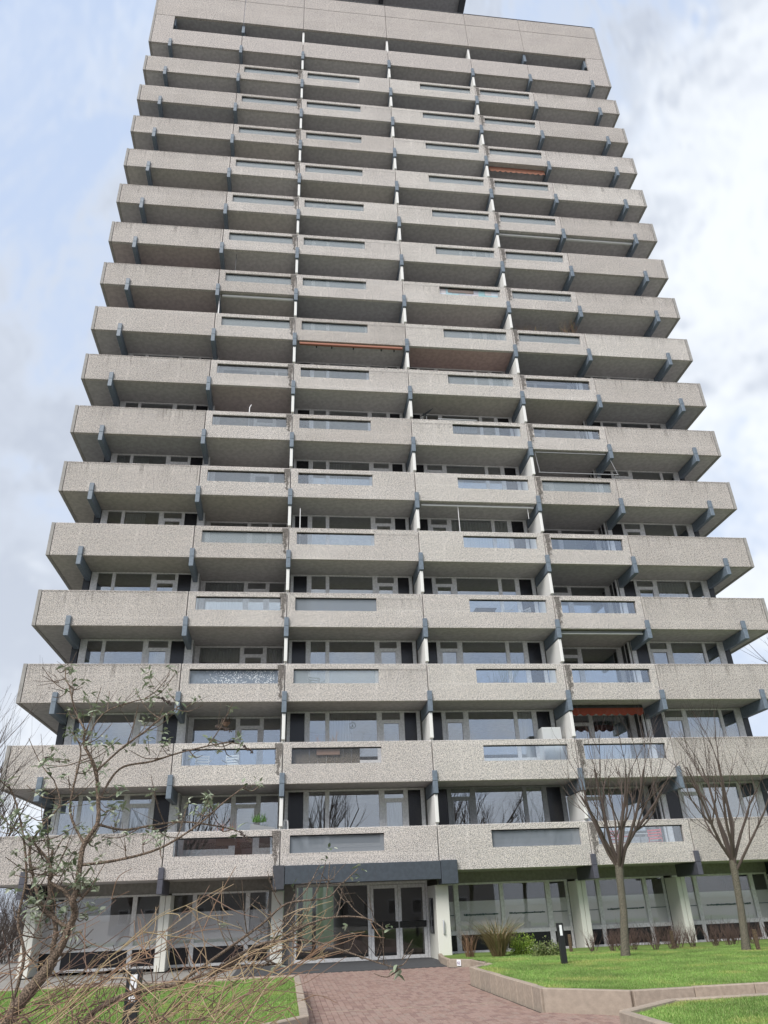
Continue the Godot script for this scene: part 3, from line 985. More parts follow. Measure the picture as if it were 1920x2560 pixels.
func build_ground() -> void:
	rng.seed = 77
	var b := MB.new()
	b.quad(Vector3(-500, -.03, 500), Vector3(500, -.03, 500), Vector3(500, -.03, -500), Vector3(-500, -.03, -500))
	setting("ground", b.mesh(M.ground))
	setting("entrance_apron", boxm(-1.2, 5.3, -.05, .016, -1.95, 2.32, M.asphalt))
	# brick path
	var path := setting("path", boxm(-14.0, 12.0, -.028, .0, 2.33, 20.0, M.sand))
	var pav := []
	for k in 5:
		var pb := MB.new()
		var t: float = [1.0, .88, 1.1, .78, .95][k]
		pb.col = Color(t, t * [1.0, .97, 1.02, .95, 1.06][k], t * [1.0, .95, 1.05, .97, 1.1][k])
		pb.chamfer(-.0475, .0475, -.02, .014, -.0975, .0975, .005)
		pav.append(pb.mesh(M.paver))
	var spots := []
	var iz := 0
	var z := 16.4
	while z > 2.45:
		var ix := 0
		for i in range(-95, 110):
			var x := i * .1 + .05
			var zz := z + (.1 if posmod(i, 2) else 0.0)
			var inside := x > .56 and x < (4.14 if zz > 7.9 and zz < 13.0 else 4.62 if zz > 13.0 else (5.25 if zz < 4.9 and zz > 3.05 else 4.75 if zz < 3.05 else lerpf(5.2, 4.85, (zz - 4.9) / 2.0) if zz < 6.9 else lerpf(4.85, 4.15, zz - 6.9)))
			if zz > 13.0 and zz < 15.1 and x > .56 and x < 9.0: inside = x < 4.2 + (zz - 12.93) * 1.0 or zz > 14.05
			if x < .56: inside = zz < 7.75 and x > -9.0
			if inside and zz > 2.44: spots.append(Vector3(x, 0, zz))
		z -= .2
	var near := []
	var rest := [[], [], [], [], []]
	for s in spots:
		var seen: bool = s.z < 14.6 - .0 and s.x > .5 and s.z > 12.05 and s.x < 4.6
		var y := rng.randf_range(-.003, .003)
		var bs := Basis.from_euler(Vector3(rng.randf_range(-.008, .008), rng.randf_range(-.01, .01), rng.randf_range(-.008, .008)))
		var k := rng.randi_range(0, 4)
		if seen and near.size() < 300 and s.z < 13.75:
			var o := obj("paver", pav[k], path)
			o.transform = Transform3D(bs, s + Vector3(0, y, 0))
			near.append(o)
		else:
			rest[k].append(Transform3D(bs, s + Vector3(0, y, 0)))
	for k in 5: multi("far_pavers", pav[k], rest[k], path)
	obj("joint_line", boxm(.78, 3.95, .0, .0175, 11.41, 11.435, M.kerb), path)
	# beds
	var wa := thing("planter_wall", "long low brown concrete block wall around the lawn right of the path", "wall", Vector3.ZERO, "low bed walls")
	kerb_run(wa, [Vector2(4.22, 7.92), Vector2(4.22, 12.95)], [.33, .33], .12, .46)
	kerb_run(wa, [Vector2(4.22, 12.95), Vector2(5.23, 13.93), Vector2(26, 13.93)], [.33, .33, .33], .12, .95)
	kerb_run(wa, [Vector2(5.08, -.45), Vector2(4.87, 1.05), Vector2(4.8, 2.45), Vector2(5.3, 3.13), Vector2(5.2, 4.9), Vector2(4.9, 6.9), Vector2(4.22, 7.92)], [.19, .19, .19, .19, .22, .30, .33], .12, .7)
	var wb := thing("planter_wall", "low concrete block wall in the bottom right corner", "wall", Vector3.ZERO, "low bed walls")
	kerb_run(wb, [Vector2(4.2, 19.9), Vector2(4.2, 16.08), Vector2(5.23, 15.22), Vector2(24, 15.22)], [.33, .33, .33, .33], .12, .95)
	var wc := thing("planter_wall", "low concrete block wall around the left lawn behind the leafy bush", "wall", Vector3.ZERO, "low bed walls")
	kerb_run(wc, [Vector2(-16, 7.86), Vector2(.48, 7.86), Vector2(.48, 14.74), Vector2(-.05, 15.4), Vector2(-3.15, 19.05)], [.33, .33, .33, .33, .33], .12, .9)
	lawn("lawn_right", BED_A, h_a, .25, Vector2(4, 30), Vector2(-1.5, 14), "")
	lawn("lawn_corner", BED_B, h_c, .25, Vector2(4, 30), Vector2(15, 24), "")
	lawn("lawn_left", BED_C, h_c, .25, Vector2(-30, .6), Vector2(7.8, 24), "")
	var greens := [Color(.125, .245, .045), Color(.165, .30, .06), Color(.21, .35, .08), Color(.11, .215, .04), Color(.29, .35, .12)]
	var tuft := [tuft_mesh(24, .026, .085, .004, M.blade, greens), tuft_mesh(16, .036, .075, .004, M.blade, greens, .8)]
	grass_on([BED_A[0], BED_A[1], BED_A[2], Vector2(15, 13.87), Vector2(15, 1.5), Vector2(5.4, 1.5), BED_A[10], BED_A[11]], h_a, Vector2(4, 15), Vector2(1, 14), 36000, tuft, "green grass covering the raised lawn right of the path", 0)
	grass_on([BED_B[0], BED_B[1], Vector2(8.5, 15.28), Vector2(8.5, 18), Vector2(4.27, 18)], h_c, Vector2(4, 8.5), Vector2(15, 18), 7000, tuft, "green grass in the bottom right corner bed", 0)
	grass_on([Vector2(.42, 7.92), Vector2(.42, 14.7), Vector2(-.1, 15.34), Vector2(-2.2, 17.8), Vector2(-6, 17.8), Vector2(-7, 7.92)], h_c, Vector2(-7, .5), Vector2(7.9, 17.8), 16000, tuft, "green grass on the left lawn behind the bush", 0)
	# number plate on the low wall by the door
	var pl := thing("number_plate", "small white plate reading 62 on the low wall by the door", "sign", Vector3(4.992, .11, 2.832))
	pl.rotation.y = -0.935 + 0.0
	obj("plate", boxm(-.075, .075, -.075, .075, .0, .012, M.paper, .003), pl)
	var tm := TextMesh.new()
	tm.text = "62"
	tm.font_size = 32
	tm.pixel_size = .0028
	tm.depth = .004
	tm.material = M.ink
	obj("number", tm, pl, Vector3(0, 0, .0145))

# ------------------------------------------------------------------ things outdoors
func bollard(at: Vector3, label: String) -> void:
	var t := thing("bollard_light", label, "bollard light", at, "bollard lights on the lawns")
	obj("post", boxm(-.06, .06, -.1, .56, -.06, .06, M.black_paint, .006), t)
	var b := MB.new()
	b.chamfer(-.06, .06, .78, .81, -.06, .06, .005)
	b.box(-.06, -.035, .56, .78, -.06, .06)
	b.box(.035, .06, .56, .78, -.06, .06)
	b.box(-.035, .035, .56, .78, -.06, -.04)
	obj("lamp_housing", b.mesh(M.black_paint), t)
	obj("lamp_glass", boxm(-.034, .034, .565, .775, -.038, .05, M.lamp_glass, .006), t)

func pruned_shrub(at: Vector3, label: String, sd: int, hgt: float) -> void:
	rng.seed = sd
	var t := thing("pruned_shrub", label, "shrub", at, "pruned shrubs along the windows")
	var b := MB.new()
	for i in 14:
		var a := rng.randf() * TAU
		var d := Vector3(cos(a) * .5, rng.randf_range(.7, 1.4), sin(a) * .5).normalized()
		branch(b, Vector3(rng.randf_range(-.07, .07), 0, rng.randf_range(-.07, .07)), d, hgt * rng.randf_range(.5, .8), .011, 1, .02, 4, .7)
	obj("branches", b.mesh(M.red_twig), t)

func build_plants() -> void:
	# two street trees on the lawn
	kid_min = 3
	crook = 0.21
	vase_tree("pruned bare tree on the lawn in front of the second column", Vector3(8.45, .22, 6.1), Vector3(8.66, 2.2, 6.1), .095, 10, 2.5, 4, "young trees on the lawn")
	vase_tree("pruned bare tree near the right edge, in front of the third column", Vector3(11.2, .25, 6.8), Vector3(11.38, 2.15, 6.8), .088, 9, 2.6, 9, "young trees on the lawn")
	kid_min = 4
	crook = 0.15
	var sp := [Vector3(8.65, .1, 1.6), Vector3(11.15, .14, 3.1), Vector3(11.45, .22, 6.9)]
	var sl := ["short wooden stake standing by the black bollard", "wooden stake in the grass between the two bare trees", "wooden stake tied to the foot of the right tree"]
	for i in 3:
		var s := obj("wooden_stake", boxm(-.045, .045, -.1, .52, -.03, .03, M.wood, .008), self, sp[i])
		tag(s, sl[i], "stake", "wooden stakes")
	# bed beside the entrance
	rng.seed = 19
	var t := thing("ornamental_grass", "straw coloured ornamental grass clump beside the entrance planter", "grass clump", Vector3(6.3, .15, 2.2))
	obj("blades", tuft_mesh(900, .95, .17, .012, M.straw, [Color(.24, .17, .09), Color(.32, .24, .13), Color(.16, .12, .06), Color(.20, .20, .08)], 1.5), t)
	t = thing("ornamental_grass", "thin brown dead stalks left of the straw grass clump", "grass clump", Vector3(5.6, .14, 1.6))
	obj("blades", tuft_mesh(110, .80, .12, .011, M.straw, [Color(.20, .12, .08), Color(.28, .18, .10)], .8), t)
	for q in [[Vector3(7.15, .13, 1.6), "bright yellow green leafy shrub under the first window", .62, .55, [Color(.22, .34, .04), Color(.32, .42, .07), Color(.15, .26, .03)], 2600, 5],
			[Vector3(7.25, .17, 3.6), "low grey green mound shaped shrub left of the bollard", .40, .55, [Color(.13, .17, .05), Color(.20, .23, .09), Color(.09, .13, .04)], 2600, 6]]:
		rng.seed = q[6]
		var s := thing("leafy_shrub", q[1], "shrub", q[0])
		var st := MB.new()
		var lv := MB.new()
		for i in 16:
			var a := rng.randf() * TAU
			branch(st, Vector3.ZERO, Vector3(cos(a) * .8, 1, sin(a) * .8).normalized(), q[2] * .7, .007, 1, 0, 3, .7)
		for i in q[5]:
			var d := Vector3(rng.randf_range(-1, 1), rng.randf_range(-.1, 1), rng.randf_range(-1, 1)).normalized()
			var lump := .75 + .35 * sin(d.x * 7 + 1) * cos(d.z * 6) 
			var p := Vector3(d.x * q[3], d.y * q[2] + .08, d.z * q[3]) * lump * pow(rng.randf(), .3)
			var u := Vector3(rng.randf_range(-1, 1), rng.randf_range(-.5, 1), rng.randf_range(-1, 1)).normalized() * .045
			var w := u.cross(Vector3(rng.randf_range(-1, 1), rng.randf_range(-1, 1), rng.randf_range(-1, 1))).normalized() * .016
			lv.col = q[4][rng.randi_range(0, 2)]
			lv.quad(p, p + u * .5 + w, p + u, p + u * .5 - w)
		obj("stems", st.mesh(M.twig), s)
		obj("foliage", lv.mesh(M.blade), s)
	# row of clipped red-brown shrubs under the windows
	var words := ["at the foot of the second column", "first right of the second column", "second right of the second column", "behind the trunk of the left tree", "right of the left tree trunk", "between the two trees", "near the middle wooden stake", "left of the third column", "at the foot of the third column", "right of the third column", "behind the right tree trunk", "at the right picture edge"]
	for i in 12:
		pruned_shrub(Vector3(8.95 + i * .45, .15, 2.6 + .35 * sin(i * 1.7)), "small leafless brown shrub " + words[i], 100 + i, .58 + .12 * sin(i * 2.1))
	# dark clipped hedge right in front of the windows
	for q in [[10.9, 13.7, "dark leafless hedge below the windows between the columns"], [14.3, 18.0, "dark leafless hedge below the rightmost windows"]]:
		rng.seed = int(q[0] * 10)
		var hb := MB.new()
		for i in int((q[1] - q[0]) * 40):
			var p := Vector3(rng.randf_range(q[0], q[1]), .03, rng.randf_range(-1.3, -.75))
			branch(hb, p, Vector3(rng.randf_range(-.6, .6), 1, rng.randf_range(-.6, .6)).normalized(), rng.randf_range(.35, .6), .009, 1, 0, 3, .7)
		var ho := thing("clipped_hedge", q[2], "hedge")
		obj("branches", hb.mesh(M.red_twig), ho)
	build_bush()
	rng.seed = 55
	for q in [[-11.8, -12.6, 2.2, "dark leafless hedge at the left edge below the first balcony"], [-15.0, -20.0, 3.4, "taller leafless hedge further back at the left edge"]]:
		var hb := MB.new()
		for i in 320:
			var p := Vector3(q[0] + rng.randf_range(-3.5, 3.5), 0, q[1] + rng.randf_range(-.6, .6))
			branch(hb, p, Vector3(rng.randf_range(-.5, .5), 1, rng.randf_range(-.5, .5)).normalized(), q[2] * rng.randf_range(.6, 1.0), .014, 1, 0, 3, .6)
		var ho := thing("bare_hedge", q[3], "hedge")
		obj("branches", hb.mesh(M.twig), ho)
	# far left and right background
	vase_tree("slender many-stemmed bare tree at the left edge, in front of the tower corner", Vector3(-7.4, .28, 8.6), Vector3(-6.7, 1.6, 8.3), .07, 20, 2.7, 51, "", 2, .40)
	var far := [[Vector3(-17, 0, -8), .14, 6.5, "nearest bare tree behind the tower on the left"], [Vector3(-21, 0, -16), .18, 8.5, "bare tree far behind the tower, left of its corner"], [Vector3(-15.5, 0, -18), .18, 8.0, "bare tree in the gap under the left balconies"]]
	for i in far.size():
		vase_tree(far[i][3], far[i][0], far[i][0] + Vector3(.2, 3.0, 0), far[i][1], 11, far[i][2] * .62, 60 + i, "bare trees behind the tower", 2, .7)
	vase_tree("bare tree at the right edge behind the tower", Vector3(29.5, 0, -9), Vector3(29.5, 5, -9), .2, 10, 6.5, 71, "bare trees behind the tower", 2, .9)

func build_bush() -> void:
	rng.seed = 23
	var t := thing("leafy_bush", "half bare foreground bush with grey green leaf tufts and a thick twisted stem", "bush", Vector3(-.95, 0, 22.75))
	var O := Vector3(-.95, 0, 22.75)
	var L := func(a: Array) -> Array:
		var r := []
		for q in a: r.append(Vector3(q[0], q[1], q[2]) - O)
		return r
	var lm := []
	for i in 4:
		lm.append(leaf_mesh(.052, .009, .016, M["leaf%d" % i]))
		lm.append(leaf_mesh(.040, .010, .006, M["leaf%d" % i]))
	var main := [
		[[[-1.0, -.05, 22.7], [-.98, .5, 22.68], [-.93, .95, 22.62], [-.862, 1.162, 22.60], [-.792, 1.267, 22.60], [-.745, 1.326, 22.60], [-.722, 1.370, 22.60]], .033, .021],
		[[[-.722, 1.370, 22.60], [-.699, 1.404, 22.61], [-.675, 1.471, 22.62], [-.655, 1.528, 22.64], [-.663, 1.567, 22.67], [-.655, 1.615, 22.67], [-.655, 1.702, 22.67], [-.651, 1.782, 22.67], [-.607, 1.857, 22.68], [-.615, 1.945, 22.68], [-.640, 2.069, 22.69], [-.675, 2.138, 22.71], [-.702, 2.180, 22.71], [-.700, 2.233, 22.73]], .0165, .005],
		[[[-.700, 2.233, 22.73], [-.765, 2.324, 22.67], [-.818, 2.416, 22.60], [-.852, 2.484, 22.55], [-.898, 2.542, 22.47], [-.911, 2.599, 22.45]], .005, .0025],
		[[[-.722, 1.370, 22.60], [-.736, 1.404, 22.58], [-.739, 1.476, 22.57], [-.777, 1.550, 22.54], [-.810, 1.642, 22.51], [-.820, 1.720, 22.49], [-.827, 1.785, 22.48]], .012, .005],
		[[[-.663, 1.567, 22.67], [-.716, 1.613, 22.64], [-.772, 1.644, 22.64], [-.768, 1.681, 22.65], [-.792, 1.726, 22.65], [-.827, 1.764, 22.66], [-.879, 1.811, 22.67]], .008, .004],
		[[[-.615, 1.945, 22.68], [-.563, 2.092, 22.60], [-.429, 2.131, 22.56], [-.306, 2.173, 22.54], [-.120, 2.216, 22.52], [-.041, 2.215, 22.50]], .0055, .0025],
		[[[-.640, 2.069, 22.69], [-.554, 2.185, 22.62], [-.474, 2.255, 22.60], [-.391, 2.327, 22.60], [-.323, 2.374, 22.60]], .005, .0025],
		[[[-.702, 2.180, 22.71], [-.664, 2.332, 22.62], [-.546, 2.396, 22.59], [-.430, 2.421, 22.59]], .004, .002],
		[[[-.655, 1.702, 22.67], [-.507, 1.720, 22.64], [-.344, 1.760, 22.64], [-.193, 1.846, 22.65], [-.085, 1.935, 22.67], [.007, 2.000, 22.68]], .0065, .0025],
		[[[-.607, 1.857, 22.68], [-.512, 1.840, 22.60], [-.399, 1.859, 22.56], [-.265, 1.871, 22.55], [-.093, 1.845, 22.55], [-.017, 1.825, 22.53]], .0055, .0025],
		[[[-.651, 1.782, 22.67], [-.735, 1.9, 22.62], [-.744, 1.997, 22.62], [-.735, 2.096, 22.62], [-.733, 2.180, 22.64], [-.783, 2.251, 22.63]], .006, .0025],
		[[[-.75, .8, 22.65], [-.64, 1.0, 22.62], [-.581, 1.145, 22.57], [-.507, 1.202, 22.54], [-.399, 1.235, 22.51], [-.239, 1.255, 22.50], [-.122, 1.283, 22.47], [.009, 1.302, 22.46], [.163, 1.306, 22.45]], .014, .004],
		[[[-.122, 1.283, 22.47], [.110, 1.366, 22.61], [.240, 1.434, 22.63], [.377, 1.473, 22.65], [.526, 1.467, 22.67], [.620, 1.412, 22.68]], .006, .002],
		[[[-.239, 1.255, 22.50], [.011, 1.406, 22.62], [.107, 1.466, 22.65], [.201, 1.532, 22.67], [.362, 1.547, 22.68], [.417, 1.588, 22.69], [.497, 1.653, 22.70]], .006, .002],
		[[[-.122, 1.283, 22.47], [.077, 1.382, 22.62], [.186, 1.396, 22.65], [.304, 1.392, 22.67], [.438, 1.352, 22.69], [.575, 1.306, 22.69], [.660, 1.282, 22.70]], .006, .002],
		[[[-.862, 1.162, 22.60], [-.830, 1.370, 22.62], [-.875, 1.511, 22.63], [-.868, 1.654, 22.64], [-.902, 1.806, 22.65], [-.959, 1.948, 22.65], [-.998, 2.025, 22.68]], .007, .003],
		[[[-.675, 1.471, 22.62], [-.797, 1.551, 22.58], [-.866, 1.658, 22.54], [-.914, 1.785, 22.51], [-.876, 1.882, 22.50], [-.827, 1.966, 22.48], [-.876, 2.073, 22.46]], .008, .003],
	]
	var tips := []
	for q in main:
		var pts: Array = stem(t, "stem", L.call(q[0]), q[1], q[2], M.bush_bark, 9 if q[1] > .012 else 7, .10)
		tips.append(pts)
	# side twigs with leaf tufts
	var leaves := 0
	var tufts := []
	for k in tips.size():
		var pts: Array = tips[k]
		var low: bool = k in [11, 12, 13, 14]
		for i in range(4 if k > 0 else 24, pts.size(), 2):
			if rng.randf() < .8:
				var p: Vector3 = pts[i]
				var d := Vector3(rng.randf_range(-1, 1), rng.randf_range(-.4, 1.0), rng.randf_range(-.8, .8)).normalized()
				var l := rng.randf_range(.05, .22)
				var e := p + d * l + Vector3(0, .02, 0)
				stem(t, "twig", [p, p + d * l * .5 + Vector3(0, -.01, 0), e], .003, .0014, M.bush_bark, 4)
				for w in rng.randi_range(1, 3):
					var e2 := p.lerp(e, rng.randf_range(.4, .9)) + Vector3(rng.randf_range(-1, 1), rng.randf_range(-.3, 1), rng.randf_range(-1, 1)).normalized() * rng.randf_range(.03, .10)
					stem(t, "twig", [p.lerp(e, .4), e2], .0016, .0009, M.bush_bark, 3)
					if not low and rng.randf() < .6 and p.y > 1.45 and p.y < 2.42: tufts.append(e2)
				if leaves < 225 and rng.randf() < (.10 if low else .42) and p.y > 1.45 and p.y < 2.45:
					var n := rng.randi_range(5, 8)
					leaf_cluster(t, e, n, rng.randf_range(.65, 1.05), lm)
					leaves += n
		if k > 1:
			leaf_cluster(t, pts[pts.size() - 1], 4, 1.0, lm)
	var small := [[], []]
	for p in tufts:
		for w in 7:
			var sc := rng.randf_range(.45, .85)
			var bs := Basis.from_euler(Vector3(rng.randf_range(-1.0, .6), rng.randf() * TAU, rng.randf_range(-.7, .7))).scaled(Vector3.ONE * sc)
			small[rng.randi_range(0, 1)].append(Transform3D(bs, p + Vector3(rng.randf_range(-.012, .012), rng.randf_range(-.015, .015), rng.randf_range(-.012, .012))))
	multi("small_leaves", lm[2], small[0], t)
	multi("small_leaves", lm[5], small[1], t)
	# dead flower heads
	for p in [[-.43, 2.42, 22.59], [-.16, 2.30, 22.5], [-.04, 2.215, 22.5], [-.93, 2.17, 22.48], [-.02, 1.825, 22.53]]:
		var c := MB.new()
		var o := Vector3(p[0], p[1], p[2]) - O
		var d := Vector3(rng.randf_range(.5, 1), rng.randf_range(-.5, .1), 0).normalized()
		for i in 40:
			var s := o + d * .075 * rng.randf() 
			var u := Vector3(rng.randf_range(-1, 1), rng.randf_range(-1, 1), rng.randf_range(-1, 1)).normalized() * .010
			c.bar(s, s + u, .004, .004)
		obj("dead_flower", c.mesh(M.twig), t)
	# tangle of arching dry canes
	rng.seed = 41
	var g := thing("dry_cane_tangle", "tangle of tan arching dry canes spreading across the bottom left foreground", "shrub", Vector3(-.7, 0, 22.7))
	var GO := Vector3(-.7, 0, 22.7)
	for i in 140:
		var bx := rng.randf_range(-1.35, -.05)
		var a := Vector3(bx, rng.randf_range(.75, 1.12), rng.randf_range(22.3, 23.0))
		var dx := rng.randf_range(.22, .85) if rng.randf() < .8 else rng.randf_range(-.4, .15)
		var e := a + Vector3(dx, absf(dx) * rng.randf_range(.25, .75) + rng.randf_range(.02, .18), rng.randf_range(-.25, .25))
		e.x = minf(e.x, rng.randf_range(.3, .62))
		e.y = minf(e.y, 1.62 - maxf(0.0, e.x) * .25)
		var m1 := a.lerp(e, .33) + Vector3(rng.randf_range(-.07, .07), rng.randf_range(-.05, .12), 0)
		var m2 := a.lerp(e, .68) + Vector3(rng.randf_range(-.05, .05), rng.randf_range(.0, .15), rng.randf_range(-.08, .08))
		e.y -= rng.randf_range(.0, .10)
		var tone: Color = [Color(.37, .26, .16), Color(.44, .33, .21), Color(.27, .165, .105), Color(.13, .085, .065), Color(.36, .28, .16), Color(.21, .135, .095)][rng.randi_range(0, 5)]
		var ctrl := [a - GO]
		for k in 6:
			var u := (k + 1) / 7.0
			var q := a.bezier_interpolate(m1, m2, e, u) + Vector3(rng.randf_range(-.022, .022), rng.randf_range(-.024, .024), rng.randf_range(-.02, .02))
			ctrl.append(q - GO)
		ctrl.append(e - GO)
		var pts := stem(g, "cane", ctrl, rng.randf_range(.0015, .0038), .001, M.dry_stem, 5, 0.08, tone)
		for k in rng.randi_range(2, 5):
			var p: Vector3 = pts[rng.randi_range(4, pts.size() - 2)]
			var d := Vector3(rng.randf_range(-.6, 1), rng.randf_range(-.6, .8), rng.randf_range(-.5, .5)).normalized() * rng.randf_range(.06, .26)
			stem(g, "side_shoot", [p, p + d * .5 + Vector3(rng.randf_range(-.02, .02), rng.randf_range(-.03, .03), 0), p + d], .0022, .001, M.dry_stem, 4, 0, tone)
	for p in [[.40, 1.735, 22.5], [.36, 1.69, 22.5], [.50, 1.62, 22.5], [.45, 1.43, 22.6], [.15, 1.39, 22.6], [.22, 1.60, 22.6], [-.05, 1.46, 22.7]]:
		leaf_cluster(g, Vector3(p[0], p[1], p[2]) - GO, 4, .6, lm)

# ------------------------------------------------------------------ things on the balconies
func bars(called: String, label: String, cat: String, list: Array, m: Material, group := "") -> Node3D:
	var t := thing(called, label, cat, list[0][0], group)
	for q in list:
		var b := MB.new()
		b.bar(q[0] - t.position, q[1] - t.position, q[2], q[3])
		obj(q[4] if q.size() > 4 else "bar", b.mesh(m), t)
	return t

func valance(called: String, label: String, x0: float, x1: float, y: float, z: float, drop: float, m: Material, box_m: Material) -> void:
	var t := thing(called, label, "awning", Vector3((x0 + x1) / 2, y, z), "balcony awnings")
	var w := (x1 - x0) / 2
	obj("cassette", boxm(-w, w, -.11, -.01, -.10, .06, box_m, .015), t)
	var b := MB.new()
	var n := int(2 * w / .04)
	for i in n:
		var a := -w + 2 * w * i / n; var c := -w + 2 * w * (i + 1) / n
		var ya := -.11 - drop * (.72 + .28 * absf(sin(i * .4))); var yc := -.11 - drop * (.72 + .28 * absf(sin((i + 1) * .4)))
		var za := .05 + .008 * sin(i * .9); var zc := .05 + .008 * sin((i + 1) * .9)
		b.quad(Vector3(a, ya, za), Vector3(c, yc, zc), Vector3(c, -.10, .05), Vector3(a, -.10, .05))
		b.quad(Vector3(c, yc, zc - .006), Vector3(a, ya, za - .006), Vector3(a, -.10, .044), Vector3(c, -.10, .044))
	obj("valance", b.mesh(m), t)

func chair(at: Vector3, turn: float, m: Material, label: String, group := "") -> void:
	var t := thing("balcony_chair", label, "chair", at, group)
	t.rotation.y = turn
	for s in [[-.22, -.2], [.22, -.2], [-.22, .2], [.22, .2]]:
		obj("leg", boxm(s[0] - .015, s[0] + .015, 0, .43 if s[1] > 0 else .88, s[1] - .015, s[1] + .015, m), t)
	obj("seat", boxm(-.24, .24, .43, .46, -.23, .24, m, .01), t)
	for i in 4: obj("back_slat", boxm(-.205, .205, .55 + i * .09, .60 + i * .09, -.21, -.19, m), t)
	for s in [-.23, .23]: obj("arm", boxm(s - .02, s + .02, .64, .665, -.2, .22, m), t)

func small_table(at: Vector3, w: float, m: Material, label: String) -> void:
	var t := thing("balcony_table", label, "table", at)
	obj("table_top", boxm(-w / 2, w / 2, .70, .73, -.3, .3, m, .01), t)
	for s in [[-.4, -.24], [.4, -.24], [-.4, .24], [.4, .24]]:
		obj("leg", boxm(s[0] * w - .015, s[0] * w + .015, 0, .70, s[1] - .015, s[1] + .015, m), t)

func dry_plant(at: Vector3, w: float, h: float, n: int, label: String, cols: Array, sd: int) -> void:
	rng.seed = sd
	var t := thing("parapet_plant", label, "plant", at, "plants growing on the parapets")
	var b := MB.new()
	for i in n:
		b.col = cols[rng.randi_range(0, cols.size() - 1)]
		var p := Vector3(rng.randf_range(-w, w) * .5, -.25, rng.randf_range(-.05, .05))
		var d := Vector3(rng.randf_range(-.5, .5), 1, rng.randf_range(-.4, .4)).normalized()
		branch(b, p, d, (h + .25) * rng.randf_range(.5, 1.0), .006, 1, 0, 3, .6)
	obj("stalks", b.mesh(M.straw), t)
	obj("trough", boxm(-w * .5 - .05, w * .5 + .05, -.42, -.22, -.09, .09, M.clay, .01), t)

func fl(f: int) -> float: return bot(f) + .25

